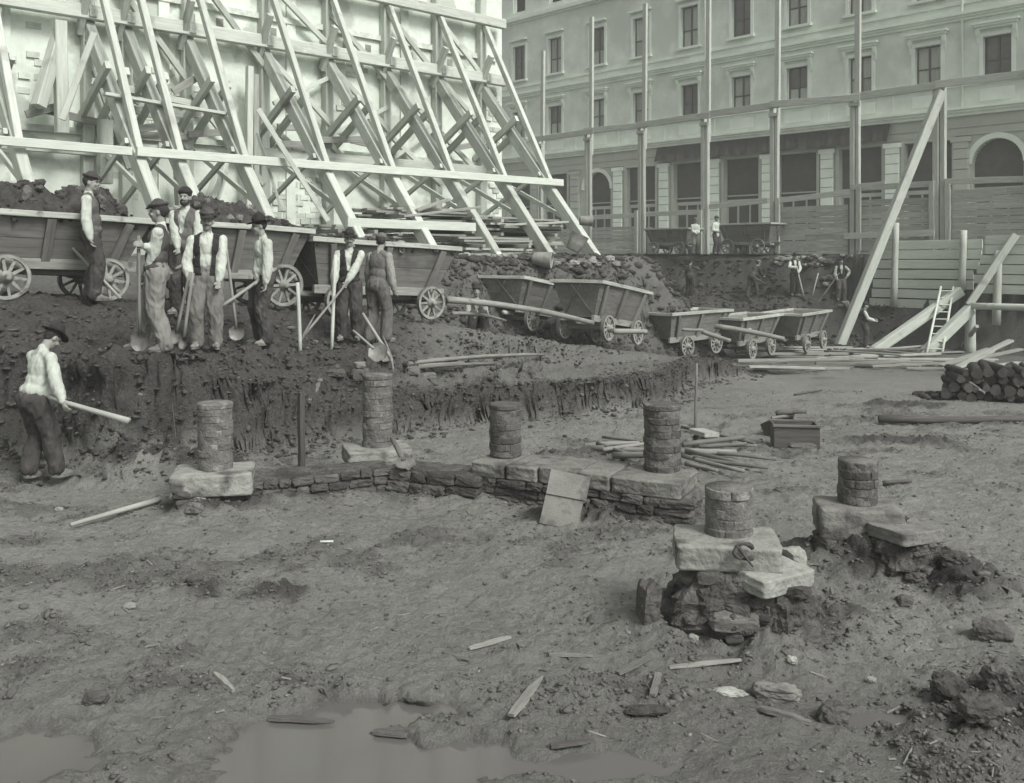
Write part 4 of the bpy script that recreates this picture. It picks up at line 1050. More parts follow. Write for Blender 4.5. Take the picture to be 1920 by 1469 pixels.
def cart(label, pos, yaw, pitch=0.0, L=3.0, W=1.25, wb=(-.8, .8), rim=1.28, load=None, toe=(0, 0), poles=(), roll=0.0, wr=.31):
    rot = Matrix.Rotation(yaw, 3, 'Z') @ Matrix.Rotation(pitch, 3, 'Y') @ Matrix.Rotation(roll, 3, 'X')
    th = thing('tip_cart', label, 'cart', pos, rot, group='wooden tip carts')
    zb, zt = .56, rim-.05; bl, bw = L*.40, W*.31; tl, tw = L*.485, W*.5
    B = [(-bl, -bw, zb), (bl, -bw, zb), (bl, bw, zb), (-bl, bw, zb)]; T = [(-tl, -tw, zt), (tl, -tw, zt), (tl, tw, zt), (-tl, tw, zt)]
    lerp = lambda a, b, t: tuple(a[i]+(b[i]-a[i])*t for i in range(3))
    for i, nm in ((0, 'side_board'), (1, 'end_board'), (2, 'side_board'), (3, 'end_board')):
        j = (i+1) % 4
        for k in range(2):           # two wide planks to each face
            t0, t1 = k*.5+(.006 if k else 0), k*.5+.494
            panel(nm, [lerp(B[i], T[i], t0), lerp(B[j], T[j], t0), lerp(B[j], T[j], t1), lerp(B[i], T[i], t1)], .035, M_CART, th)
    m = MB(); m.box(-bl, bl, -bw+.01, bw-.01, zb-.03, zb+.015); m.build('floor_boards', M_CART, th)
    # rim rails
    for s in (-1, 1):
        beam('rim_rail', (-tl-.06, s*(tw+.025), zt+.03), (tl+.06, s*(tw+.025), zt+.03), .10, .085, M_RIM, th, world=False)
        beam('rim_rail', (s*(tl+.02), -tw+.03, zt+.025), (s*(tl+.02), tw-.03, zt+.025), .09, .08, M_RIM, th, world=False)
        beam('sill', (-bl-.12, s*(bw+.03), zb-.06), (bl+.12, s*(bw+.03), zb-.06), .07, .15, M_SILL, th, world=False)
        for q in (-.80, -.02, .80):  # battens on the flared sides
            a = Vector(lerp((q*bl, s*bw, zb), (q*tl*.97, s*tw, zt), -.06)); b = Vector(lerp((q*bl, s*bw, zb), (q*tl*.97, s*tw, zt), .96))
            beam('batten', a+Vector((0, s*.045, 0)), b+Vector((0, s*.045, 0)), .12, .055, M_CART, th, up=(0, s, .3), world=False)
        a = Vector((s*(bl+.05), -.05, zb+.05)); 
        pole('tie_rod', (s*(bl+.03), -bw*.9, zb+.06), (s*(tl+.035), tw*.2, zt-.04), .011, .011, M_IRON, th, n=5, bend=0, world=False)
        pole('tie_rod', (s*(bl+.03), bw*.9, zb+.06), (s*(tl+.035), -tw*.2, zt-.04), .011, .011, M_IRON, th, n=5, bend=0, world=False)
    for k, x in enumerate(wb):
        beam('axle', (x, -W*.46, wr), (x, W*.46, wr), .08, .10, M_CART, th, world=False)
        beam('bolster', (x, -W*.36, wr+.12), (x, W*.36, wr+.12), .10, .10, M_CART, th, world=False)
        for s in (-1, 1): add_wheel(th, x, s*W*.47, wr, toe[k], _rng.uniform(0, .6))
    pole('reach_pole', (wb[0]-.45, 0, wr+.10), (wb[1]+.5, 0, wr+.08), .055, .05, M_RIM, th, bend=.004, world=False)
    for (a, b, r0) in poles: pole('draw_pole', a, b, r0, r0*.7, M_RIM, th, bend=.02, world=False)
    if load:
        lh, llabel, seed = load
        rl = random.Random(seed); n = 64; k2 = 26; m = MB(); V = []
        gxx = np.array([(-1+2*i/n)*tl*.98 for j in range(k2+1) for i in range(n+1)]); gyy = np.array([(-1+2*j/k2)*tw*.95 for j in range(k2+1) for i in range(n+1)])
        NZ = fbm(gxx*1.4+seed, gyy*1.7, 4, seed); NZ2 = fbm(gxx*6+seed, gyy*6, 4, seed+4, .6)
        for j in range(k2+1):
            for i in range(n+1):
                x = (-1+2*i/n)*tl*.98; y = (-1+2*j/k2)*tw*.95
                e = max(0, (1-abs(x/tl)**3))*max(0, (1-abs(y/tw)**2.2))
                nz = NZ[j*(n+1)+i]
                V.append((x, y, zt-.06 + lh*e*(1+1.0*nz) + .022*rl.uniform(-1, 1) + .11*NZ2[j*(n+1)+i]*min(1, e*3)))
        Fq = [(j*(n+1)+i, j*(n+1)+i+1, (j+1)*(n+1)+i+1, (j+1)*(n+1)+i) for j in range(k2) for i in range(n)]
        lo = thing('earth_load', llabel, 'earth', wmat(th) @ Vector((0, 0, zt)), rot)
        off = Vector((0, 0, -zt))
        me = mk_mesh('heap', [Vector(v)+off for v in V], Fq); link('heap', me, M_CLOD, lo)
        for k in range(300):      # lumps: the larger ones are stones of their own
            i = rl.randrange(len(V)); v = Vector(V[i])+off + Vector((rl.uniform(-.06, .06), rl.uniform(-.05, .05), .0)); s = .03+.13*rl.random()**2.2*(1.0 if rl.random() < .93 else 1.8)
            o = link('lump', with_mat(LUMPS[k % len(LUMPS)], (M_CLOD, M_CLOD, M_CLOD, M_CLOD_M, M_CLOD_M, M_CLOD_M, M_CLOD_L)[rl.randrange(7)] if s > .09 else M_CLOD), None, lo,
                     TR(v, rl.uniform(0, 6), rl.uniform(0, 6)) @ Matrix.Diagonal((s*1.2, s, s*.75, 1)))
    return th
LUMPS = [rock_mesh('lump', (1, 1, 1), 60+k, 2, .32, .35) for k in range(6)]
EA = math.atan2(EY, EX)
def cart_uv(label, u0_, v0_, zrim_l, zrim_r, L, **k):
    c = uv(u0_, v0_); rim = k.get('rim', 1.28); pt = math.atan2(zrim_l-zrim_r, L)
    return cart(label, (c.x, c.y, (zrim_l+zrim_r)/2-rim), EA, pt, L, **k)
# three loaded carts on the upper track
cart_uv('earth-laden cart cut by the left edge, behind the man in a cap', 4.2, -14.62, 3.12, 3.0, 2.8, wb=(-.55, .78), rim=1.20, load=(.42, 'high heap of dug earth and rubble in the leftmost cart', 1))
cart_uv('earth-laden cart behind the man with the open black waistcoat', 7.02, -14.62, 3.02, 2.90, 2.5, wb=(-.75, .78), rim=1.28, load=(.36, 'heap of earth lumps in the second cart from the left', 2), wr=.35)
cart_uv('earth-laden cart behind the man in the black hat and waistcoat', 9.85, -14.62, 2.78, 2.62, 3.2, wb=(-.95, 1.0), rim=1.36, load=(.22, 'low load of earth in the third cart, by the shores', 3), wr=.31)
def cart_corner(label, px, py, Y, yaw, pitch=0, L=2.7, W=1.2, rim=1.28, **k):
    """near rim corner at a pixel; the cart runs away from it along yaw"""
    c = P(px, py, Y); rot = Matrix.Rotation(yaw, 3, 'Z') @ Matrix.Rotation(pitch, 3, 'Y')
    off = rot @ Vector((-L*.485, -W*.5, rim))
    return cart(label, c-off, yaw, pitch, L, W, rim=rim, **k)
Y59 = R(58)
cart_corner('empty cart with its tail end towards us beyond the earth terrace', 981, 519, 23.0, Y59, R(7.5), 2.8, wb=(-.75, .8))
cart_corner('large empty cart at the top of the ramp, two wheels in view', 1126, 527, 22.0, Y59, R(7.5), 2.9, wb=(-.8, .85), W=1.25, rim=1.36)
cart_corner('empty cart half hidden behind the large cart on the ramp', 1259, 589, 27.0, R(44), R(0), 3.1, wb=(-.7, .75))
cart_corner('middle empty cart with a crooked draw pole across it', 1391, 598, 28.4, R(52), R(0), 3.1, wb=(-.7, .75), poles=[((-1.35, -.8, .95), (-.6, .3, .45), .06)])
cart_corner('empty cart with a stained end board beside the slanting beam', 1502, 590, 30.5, R(54), R(0), 3.0, W=1.3, wb=(-.8, .85))
# two carts up on the street
q = on_u(1262, 477, 37.6); q.z = 2.50
cart('cart on the street at the hoarding gap, left of two men', q, -math.atan2(.736, .677), 0, 2.7, 1.15, wb=(-.75, .8), rim=1.26)
q = on_u(1408, 477, 37.75); q.z = 2.50
cart('cart on the street in the hoarding gap, right of two men', q, -math.atan2(.736, .677), 0, 2.9, 1.15, wb=(-.9, .7), rim=1.40, wr=.36)
# long draw poles lying in front of the row of carts
for (lab, p0, p1, r) in [
    ('long bent draw pole running from the loaded cart to the ramp cart', P(838, 562, 18.6), P(1010, 583, 20.4), .07),
    ('long draw pole along the ramp in front of the empty cart', P(1010, 583, 20.5), P(1112, 606, 21.4), .065),
    ('thin pole lying below the long draw pole', P(848, 588, 18.6), P(948, 602, 20.4), .04),
    ('dark pole under the large ramp cart', P(1150, 622, 22.0), P(1212, 622, 22.3), .07),
    ('crooked draw pole across the middle carts', P(1340, 612, 27.5), P(1470, 636, 27.3), .08),
    ('short draw pole in front of the half hidden cart', P(1316, 622, 26.8), P(1370, 640, 26.6), .07),
    ('horizontal shaft under the half hidden cart', P(1278, 618, 26.2), P(1318, 619, 26.2), .05)]:
    tag(pole('draw_pole', p0, p1, r, r*.8, M_SILL, n=8, bend=.03, segs=9), lab, 'pole')
# ================================================================== timber lying and leaning on the right
rt = random.Random(21)
tag(beam('timber_prop', hit(1640, 655)-Vector((0, 0, .1)), on_u(1801, 546, 36.55), .34, .34, M_TIMBER), 'thick round-edged prop leaning left of the ladder', 'beam')
tag(beam('timber_prop', hit(1730, 660)-Vector((0, 0, .1)), on_u(1819, 580, 35.75), .36, .36, M_TIMBER), 'thick prop leaning right of the ladder', 'beam')
tag(beam('timber_prop', on_u(1817, 572, 35.8), on_u(1905, 440, 36.45), .28, .26, M_TIMBER), 'prop leaning on the second revetment at the right edge', 'beam')
tag(pole('timber_prop', on_u(1820, 574, 35.7), on_u(1960, 578, 35.2), .12, .12, M_TIMBER, bend=.002), 'level round strut at the right edge below the revetment', 'beam')
tag(beam('timber_prop', hit(1805, 655), on_u(1832, 612, 35.3), .12, .12, M_PLANK), 'short dark board leaning on the bank at the right', 'beam')
jn = on_u(1819, 590, 35.85); tag(pole('post_stub', Vector((jn.x, jn.y, ground(jn.x, jn.y)-.3)), jn+Vector((0, 0, .35)), .2, .17, M_POST, n=10, bend=.004), 'stout post stub where the right props meet', 'post')
ld = thing('ladder', 'light wooden ladder leaning against the revetment', 'ladder', hit(1752, 662))
base = hit(1752, 662); topp = on_u(1776, 538, 36.4)
rx_ = Vector((.30*.8, -.08, 0))
pole('rail', base-rx_, topp-rx_*.85, .045, .04, M_TIMBER_L, ld, bend=0); pole('rail', base+rx_, topp+rx_*.85, .045, .04, M_TIMBER_L, ld, bend=0)
for k in range(9):
    c = base.lerp(topp, (k+.6)/9.2); r_ = rx_*(1-.15*k/9); pole('rung', c-r_, c+r_, .025, .025, M_TIMBER_L, ld, n=6, bend=0)
# long boards and poles lying in front of the carts
def lay(px0, py0, px1, py1, w, h, material, label, group, up=.02, name='board', round_=False):
    a, b = hit(px0, py0), hit(px1, py1)
    mid = (a+b)/2; gz = max(ground(a.lerp(b, t).x, a.lerp(b, t).y) - a.lerp(b, t).z for t in (.2, .35, .5, .65, .8))
    dz = Vector((0, 0, max(0, gz)*.7 + h/2 + up))
    if round_: o = pole(name, a+dz, b+dz, h/2, h/2*.75, material, n=8, bend=.012)
    else: o = beam(name, a+dz, b+dz, w, h, material)
    return tag(o, label, 'pole' if round_ else 'board', group)
for k in range(34):
    x0 = rt.uniform(1360, 1700); y0 = rt.uniform(659, 690) if k > 5 else rt.uniform(688, 698); L = rt.uniform(60, 240)
    lay(x0, y0, min(1870, x0+L), y0+rt.uniform(-8, 8), rt.uniform(.10, .2), rt.uniform(.04, .08), M_POLE if k % 3 == 1 else M_PLANK, 'long board lying among others between carts and log pile', 'boards lying before the carts', up=.02+.03*(k % 3))
for k in range(6):
    x0 = rt.uniform(1740, 1800)
    a = hit(x0, rt.uniform(690, 705)); b = P(rt.uniform(1850, 1950), rt.uniform(620, 700), a.y+rt.uniform(.0, 1.5))
    b.z = max(b.z, ground(b.x, b.y)+.12)
    tag(beam('board', a+Vector((0, 0, .1)), b, rt.uniform(.15, .25), .06, M_PLANK), 'board slanting over the log pile at the right edge', 'board', 'boards slanting behind the logs')
# log pile with cut ends towards us
def log(x, y, z, r, L, yaw, label, group):
    th = thing('log', label, 'log', (x, y, z), Matrix.Rotation(yaw, 3, 'Z'), group=group)
    n = 12; m = MB(); rings = []
    ph = rt.uniform(0, 6)
    for i in range(5):
        yy = L*i/4
        rings.append([(r*(1+.07*math.sin(3*a+ph+i*.3)+.04*math.sin(5*a+ph))*math.cos(a), yy, r*(1+.07*math.sin(3*a+ph+i*.3)+.04*math.sin(5*a+ph))*math.sin(a)) for a in [2*math.pi*k/n for k in range(n)]])
    m.loft(rings, cap=False); m.build('bark', M_LOG, th, smooth=True)
    m = MB(); m.loft([[(p[0]*.97, -.004, p[2]*.97) for p in rings[0]], [(p[0]*.97, .02, p[2]*.97) for p in rings[0]]]); m.build('cut_end', M_LOGEND, th)
yaw_l = R(-20)
lp = hit(1760, 752); la = Vector((math.cos(yaw_l), math.sin(yaw_l), 0))
z_ = 0; row = 0; nrow = 10
while row < 4:
    x_ = row*.12
    for k in range(nrow):
        r = rt.uniform(.06, .115)
        p = lp + la*(x_+r + .08); gz = ground(p.x, p.y)
        log(p.x, p.y+rt.uniform(-.12, .12), max(gz, -.5)+.09+row*.155+rt.uniform(-.04, .04), r, rt.uniform(1.1, 1.5), yaw_l+rt.uniform(-.25, .25), 'short dark log in the pile, cut end facing us', 'logs in the pile')
        x_ += 2*r+.005
    nrow -= 1; row += 1
for k in range(8):
    p = hit(1720+k*7, 742+k % 3*3)
    tag(rock('log_scrap', (.22, .16, .14), M_LOG, TR(p+Vector((0, 0, .04)), k), seed=k, sub=2), 'dark bark lump spilled left of the log pile', 'log', 'bark lumps by the log pile')
lay(1648, 797, 1960, 796, .2, .13, M_DARKWOOD, 'long dark pole lying below the log pile', None, up=0, round_=True, name='fallen_pole')
lay(1655, 913, 1710, 915, .1, .05, M_DARKWOOD, 'short dark stick right of the rightmost pillar stump', None, up=0, round_=True, name='stick')
lay(1490, 742, 1540, 735, .12, .05, M_DARKWOOD, 'dark root lying on the far mud floor', None, up=0, round_=True, name='root')
# pile of poles and tool handles behind the dark pillar
for k, (a, b, c, d, r) in enumerate([(1096, 843, 1215, 838, .035), (1112, 853, 1240, 856, .04), (1130, 828, 1215, 840, .022), (1280, 846, 1395, 840, .04), (1275, 858, 1380, 856, .045), (1275, 805, 1415, 842, .025), (1285, 858, 1410, 885, .03), (1300, 872, 1440, 890, .028),
                                     (1290, 852, 1455, 868, .026), (1150, 862, 1250, 872, .045), (1120, 846, 1180, 862, .03), (1280, 868, 1395, 898, .03), (1290, 835, 1330, 812, .04), (1300, 842, 1350, 818, .035), (1310, 850, 1400, 850, .03), (1130, 858, 1215, 850, .03), (1285, 880, 1345, 893, .03), (1345, 846, 1420, 846, .02)]):
    lay(a, b, c, d, .06, r*2, M_POLE, 'stripped pole in the loose heap behind the dark brick pillar', 'poles heaped behind the pillar', up=.015*(k % 4), round_=True, name='pole')
lay(1305, 828, 1335, 838, .22, .06, M_PLANK, 'short pale board on the pole heap behind the dark pillar', None, up=.12)
# poles and boards on the lower terrace
for k, (a, b, c, d, r) in enumerate([(765, 700, 1020, 682, .035), (780, 690, 870, 688, .025), (760, 706, 930, 690, .03), (800, 700, 985, 692, .02), (770, 690, 850, 706, .03)]):
    lay(a, b, c, d, .06, r*2, M_POLE, 'long thin pole lying on the earth terrace above the bank', 'poles on the terrace', up=.01, round_=True, name='pole')
tag(rock('root_stump', (.5, .42, .42), M_RUBBLE, TR(hit(995, 708)+Vector((0, -.1, .02)), .3), seed=31, rough=.35), 'dark root stump hanging over the terrace edge', 'stump')
# stones set on the bank edge by the pillar
for (lab, px, py, dims, mt, k) in [('flat squared stone on the bank, left of the pillar stump', 630, 713, (.26, .2, .10), M_CLOD_M, 0), ('squared block standing on the bank beside the pillar top', 674, 715, (.26, .2, .17), M_CLOD_M, 2),
                                   ('white stone lying on the squared block', 676, 698, (.15, .12, .08), M_CLOD_L, 3), ('small stone on the bank right of the pillar top', 775, 706, (.2, .16, .12), M_CLOD_M, 1),
                                   ('long grey stone right of the pillar top on the bank', 800, 712, (.28, .16, .10), M_CLOD_M, 4)]:
    p = hit(px, py)
    if 'white' in lab: p = hit(674, 715) + Vector((0, 0, .18))
    tag(piece('stone', BLOCKS[k], dims, p+Vector((0, 0, dims[2]*.4)), mt, None, .2*k), lab, 'stone')
# crates beside the pole heap
def crate(label, px, py, Y, yaw, rx, dims):
    p = hit(px, py); th = thing('wooden_crate', label, 'crate', p+Vector((0, 0, .0)), Matrix.Rotation(yaw, 3, 'Z') @ Matrix.Rotation(rx, 3, 'X'))
    a, b, h = dims; t = .022
    m = MB(); m.box(-a/2, a/2, -b/2, b/2, 0, t); m.build('floor_board', M_DARKWOOD, th)
    for s in (-1, 1):
        m = MB(); m.box(-a/2, a/2, min(s*b/2, s*(b/2-t)), max(s*b/2, s*(b/2-t)), t+.001, h); m.build('side_board', M_DARKWOOD, th)
        m = MB(); m.box(min(s*a/2, s*(a/2-t)), max(s*a/2, s*(a/2-t)), -b/2+t+.001, b/2-t-.001, t+.001, h*1.0); m.build('end_board', M_DARKWOOD, th)
        beam('lid_rail', (-a/2-.02, s*(b/2+.006), h), (a/2+.02, s*(b/2+.006), h), .035, .03, M_CART, th, world=False)
    return th
crate('dark open crate standing by the pole heap, sack over its back', 1490, 838, 0, R(-8), 0, (.60, .42, .30))
crate('dark tipped crate lying behind the upright one', 1453, 812, 0, R(35), R(62), (.46, .36, .26))
tag(rock('sack', (.30, .24, .14), M_MIDCLOTH, TR(hit(1450, 812)+Vector((0, -.05, .07)), .4), seed=4, rough=.18), 'limp sack on the ground left of the upright crate', 'sack')
tag(rock('stone', (.38, .18, .12), M_CLOD_M, TR(hit(1502, 842)+Vector((0, -.06, .05)), .05), seed=9, rough=.12, boxy=.6), 'flat stone lying before the upright crate', 'stone')
m = MB(); c_ = hit(1478, 815)
tag(pole('sack_strap', c_+Vector((-.15, .1, .30)), c_+Vector((.3, .15, .34)), .04, .05, M_MIDCLOTH, n=8, bend=.12), 'rolled cloth laid over the upright crate', 'cloth')
# clay pots and rubble by the last shores
def pot(label, p, axis, r0, r1, L, material=M_CLAY):
    m = MB(); prof = [(0, r0*.9), (.04*L, r0), (.5*L, (r0+r1)/2), (.96*L, r1), (L, r1*1.05), (L, r1*.9), (.9*L, r1*.85), (.1*L, r0*.85)]
    rings = [[(x, r*math.cos(a), r*math.sin(a)) for a in [2*math.pi*k/20 for k in range(20)]] for x, r in prof]
    m.loft(rings); o = m.build('clay_pipe', material, None, frame_matrix(p, Vector(p)+Vector(axis)), True)
    return tag(o, label, 'pipe')
pot('tapered clay pipe lying below the shore feet', on_v(1000, 484, -17.9), (.9, -.2, -.12), .16, .22, .5)
pot('clay pipe wedged on the last raking shore', on_v(1087, 414, -18.45), (1, .1, -.03), .13, .15, .36)
pot('broken clay pipe standing on end between the last shores', on_v(1073, 470, -18.3), (.35, 0, .7), .2, .26, .5)
pot('small drain pipe with its mouth towards us', on_v(1113, 487, -18.2), (-.1, 1, .05), .1, .1, .5)
for k in range(14):
    p = hit(1010+k*11, 492+(k*7) % 12); s = rt.uniform(.15, .4)
    tag(rock('rubble_stone', (s, s*.7, s*.5), M_CLOD_L if k % 3 == 0 else M_CLOD_M, TR(p+Vector((0, 0, .05)), k), seed=100+k, sub=2, boxy=.5), 'rubble stone strewn by the feet of the last shores', 'stone', 'rubble by the shore feet')
for k in range(22):
    p = hit(860+k*5, 478+(k*5) % 10); s = rt.uniform(.12, .3)
    tag(rock('rubble_stone', (s, s*.8, s*.6), M_CLOD_L, TR(p+Vector((0, 0, .03)), k), seed=130+k, sub=2, boxy=.6), 'pale rubble stone below the front plank stack', 'stone', 'pale rubble below the planks')
# stones along the street edge of the far slope
for k in range(70):
    px = 1455 + k*2.6 if k < 62 else 1140+k*.8; s = rt.uniform(.16, .40)
    p = on_u(px, HOR, 36.75+rt.uniform(-.25, .35)); p.z = ground(p.x, p.y)
    tag(rock('rubble_stone', (s, s*.8, s*.55), M_CLOD_M if k % 2 else M_CLOD_L, TR(p+Vector((0, 0, s*.15)), k), seed=160+k, sub=2, boxy=.5), 'rough stone along the street edge above the dark slope', 'stone', 'stones on the street edge')
# ================================================================== people
POST = []
class Blob:
    """overlapping closed solids that a voxel remesh fuses into one skin"""
    def __init__(self): self.v = []; self.f = []; self.n = 0
    def _add(self, v, f): self.v.append(np.asarray(v, float)); self.f += [tuple(int(i)+self.n for i in q) for q in f]; self.n += len(v)
    def ell(self, c, r, rot=None, sub=3):
        v, f = ico(sub); v = v*np.array(r)
        if rot is not None: v = v @ np.array(rot.to_3x3()).T
        self._add(v+np.array(c), f)
    def cap(self, a, b, ra, rb, n=12):
        a = Vector(a); b = Vector(b); m = MB(); m.tube([a, a.lerp(b, .5), b], [ra, (ra+rb)/2, rb], n); self._add(np.array(m.v), m.f)
        self.ell(a, (ra,)*3, sub=2); self.ell(b, (rb,)*3, sub=2)
    def chain(self, pts, rad):
        for i in range(len(pts)-1): self.cap(pts[i], pts[i+1], rad[i], rad[i+1])
    def make(self, name, material, parent, vox, smooth=4, post=None):
        me = bpy.data.meshes.new(name); me.from_pydata(np.concatenate(self.v).tolist(), [], self.f); me.update()
        me.materials.append(material)
        o = link(name, me, None, parent)
        md = o.modifiers.new('remesh', 'REMESH'); md.mode = 'VOXEL'; md.voxel_size = vox; md.use_smooth_shade = True
        if smooth:
            ms = o.modifiers.new('smooth', 'SMOOTH'); ms.factor = .5; ms.iterations = smooth
        POST.append((o, post)); return o
def ik(a, b, l1, l2, pole_dir):
    a = Vector(a); b = Vector(b); d = b-a; L = d.length
    if L > (l1+l2)*.998: b = a + d.normalized()*(l1+l2)*.998; d = b-a; L = d.length
    x = (l1*l1-l2*l2+L*L)/(2*L); h = math.sqrt(max(0, l1*l1-x*x))
    p = Vector(pole_dir); dn = d.normalized(); p = p - dn*p.dot(dn)
    if p.length < 1e-4: p = Vector((0, 1, 0))
    return a + dn*x + p.normalized()*h, b
def folds(amp, seed, fz=9.0, fx=22.0):
    def fn(v, n):
        d = vn3(v[:, 0]*fx*.6, v[:, 1]*fx*.6, v[:, 2]*fz*2.2+4*v[:, 0], seed) + .6*vn3(v[:, 0]*fx*1.3, v[:, 1]*fx*1.3, v[:, 2]*fz*4+9*v[:, 1], seed+3)
        d2 = 1-2*np.abs(vn3(v[:, 0]*20, v[:, 1]*20, v[:, 2]*11+12*v[:, 0]+7*v[:, 1], seed+7))*2
        return v + n*(amp*(d*1.1 + .7*d2))[:, None]
    return fn
def person(label, pos, yaw, h=1.68, lean=0., side=0., twist=0., head=(0., 0.), feet=((.12, .0), (-.12, .0)), toes=(.25, -.25), hl=None, hr=None, world_hands=True, pelvis=None,
           shirt=None, vest=None, trousers=None, hat=None, hatmat=None, moustache=False, beard=False, vox=.012, sleeves=True, seed=0, vopen=.05, coat=False, elbow_l=None, elbow_r=None, cuffs=False):
    rot = Matrix.Rotation(yaw, 3, 'Z') * (h/1.70)
    th = thing('person', label, 'person', pos, Matrix.Rotation(yaw, 3, 'Z'))
    th.scale = (h/1.70,)*3
    Wi = wmat(th).inverted()
    tol = lambda p: None if p is None else ((Wi @ Vector(p)) if world_hands else Vector(p))
    pel = Vector(pelvis or (0, 0, .945))
    Rt = Matrix.Rotation(twist, 3, 'Z') @ Matrix.Rotation(side, 3, 'Y') @ Matrix.Rotation(lean, 3, 'X')   # lean>0 bends forward (-y)
    tp = lambda x, y, z: pel + Rt @ Vector((x, y, z))
    neck = tp(0, .012, .52); 
    Rh = Matrix.Rotation(head[0], 3, 'Z') @ Matrix.Rotation(head[1], 3, 'X')
    hc = neck + Rt @ Vector((0, -.02, .055)) + Rh @ Vector((0, -.012, .10))
    hp = lambda x, y, z: hc + Rh @ Vector((x, y, z))
    shL, shR = tp(.182, .012, .435), tp(-.182, .012, .435)
    def arm(s, sh_, tgt, pole_dir):
        if tgt is None: tgt = sh_ + Vector((s*.06, -.06, -.53))
        e, w = ik(sh_, tgt, .285, .255, pole_dir or (s*.5, 1.0, -.2)); return e, w
    eL, wL = arm(1, shL, tol(hl), elbow_l); eR, wR = arm(-1, shR, tol(hr), elbow_r)
    hipL, hipR = pel+Vector((.092, 0, -.03)), pel+Vector((-.092, 0, -.03))
    def leg(s, hip, ft):
        a = Vector((ft[0], ft[1], .085 + (ft[2] if len(ft) > 2 else 0))); k, a2 = ik(hip, a, .425, .42, (s*.12, -1, 0)); return k, a2
    kL, aL = leg(1, hipL, feet[0]); kR, aR = leg(-1, hipR, feet[1])
    # ---- body: one skin from crown to feet
    b = Blob()
    b.ell(hp(0, .012, .025), (.073, .092, .092), Rh); b.ell(hp(0, -.012, -.035), (.060, .074, .082), Rh); b.ell(hp(0, -.045, -.085), (.036, .034, .030), Rh)
    b.cap(hp(0, -.083, .015), hp(0, -.106, -.024), .0095, .0155); b.ell(hp(.076, .012, -.01), (.010, .019, .032), Rh); b.ell(hp(-.076, .012, -.01), (.010, .019, .032), Rh)
    b.ell(hp(0, -.076, .03), (.050, .016, .012), Rh); b.ell(hp(.036, -.068, -.03), (.022, .02, .022), Rh); b.ell(hp(-.036, -.068, -.03), (.022, .02, .022), Rh)
    b.ell(hp(0, -.084, -.058), (.024, .011, .010), Rh)
    b.cap(neck+Rt @ Vector((0, .01, -.05)), hp(0, .015, -.06), .058, .052)
    b.ell(tp(0, .0, .36), (.135, .085, .15), Rt); b.ell(tp(0, 0, .15), (.12, .08, .16), Rt); b.ell(pel, (.13, .09, .1))
    for s, sh_, e, w in ((1, shL, eL, wL), (-1, shR, eR, wR)):
        b.cap(tp(s*.1, .01, .42), sh_, .06, .045); b.chain([sh_, e, w], [.045, .036, .026])
        d = (w-e).normalized(); side_ = d.cross(Vector((0, 1, 0))); side_ = side_.normalized() if side_.length > .1 else Vector((1, 0, 0))
        nrm = d.cross(side_)
        inn = -s*1.0
        pc = w + d*.045; b.ell(pc, (.020, .036, .046), Matrix((nrm, side_, d)).transposed())
        curl = nrm*(-1 if nrm.y > 0 else 1)
        for k in range(4):
            o_ = side_*((k-1.5)*.0205); l = (.040, .046, .043, .034)[k]
            k1 = w + d*.080 + o_; k2 = k1 + (d*.82+curl*.5).normalized()*l; k3 = k2 + (d*.25+curl*.95).normalized()*l*.75
            b.cap(k1, k2, .0098, .0092, 8); b.cap(k2, k3, .0092, .0082, 8)
        t0 = w + d*.025 + side_*(.028*(1 if (side_.y < 0) else -1)); t1 = t0 + (d*.7+curl*.5+side_*(.5 if side_.y < 0 else -.5)).normalized()*.035; t2 = t1+(d*.8+curl*.6).normalized()*.028
        b.cap(t0, t1, .0125, .011, 8); b.cap(t1, t2, .011, .0095, 8)
    for hip, k, a in ((hipL, kL, aL), (hipR, kR, aR)): b.chain([hip, k, a], [.075, .05, .038]); b.ell(a+Vector((0, -.05, -.04)), (.034, .09, .03))
    b.make('body', M_SKIN, th, min(vox, .0095) if vox < .015 else vox*.8, 2)
    # ---- trousers
    t = Blob(); t.ell(pel+Vector((0, .02, -.03)), (.168, .138, .135)); t.ell(tp(0, .005, .06), (.155, .115, .09), Rt)
    hem = .088
    for s, hip, k, a in ((1, hipL, kL, aL), (-1, hipR, kR, aR)):
        mid = hip.lerp(k, .35)+Vector((0, .006, 0)); t.chain([hip+Vector((0, .012, -.01)), mid, k, k.lerp(a, .45)+Vector((0, .012, 0)), a+Vector((0, .008, .0 if not cuffs else .03))], [.112, .110, .096, .094, hem])
    t.make('trousers', trousers, th, vox, 3, folds(.013 if vox < .015 else .008, seed+1, 3.2, 20))
    # ---- shirt
    k_ = .90 if vest else 1.0
    sp = Blob(); sp.ell(tp(0, 0, .335), (.165*k_, .108*k_, .175), Rt); sp.ell(tp(0, -.008, .15), (.152*k_, .108*k_, .16), Rt)
    for s in (-1, 1): sp.cap(tp(s*.145, .012, .432), tp(s*.045, .012, .475), .055*k_, .058*k_)
    sp.cap(neck+Rt @ Vector((0, .004, -.05)), neck+Rt @ Vector((0, .0, .012)), .068, .058)
    for s, sh_, e, w in ((1, shL, eL, wL), (-1, shR, eR, wR)):
        sp.ell(sh_, (.064, .066, .066)); sp.chain([sh_, sh_.lerp(e, .5), e, e.lerp(w, .55), w.lerp(e, .06)], [.064, .067, .067, .063, .042])
        sp.cap(w.lerp(e, .12), w.lerp(e, .02), .041, .040)
    if not vest and not coat: sp.ell(tp(0, 0, .06), (.176, .138, .10), Rt)
    if coat: sp.ell(tp(0, .01, -.06), (.178, .135, .16), Rt)
    sp.make('shirt' if not coat else 'coat', shirt, th, vox, 3, folds(.008 if vox < .015 else .006, seed+11, 5.5, 24))
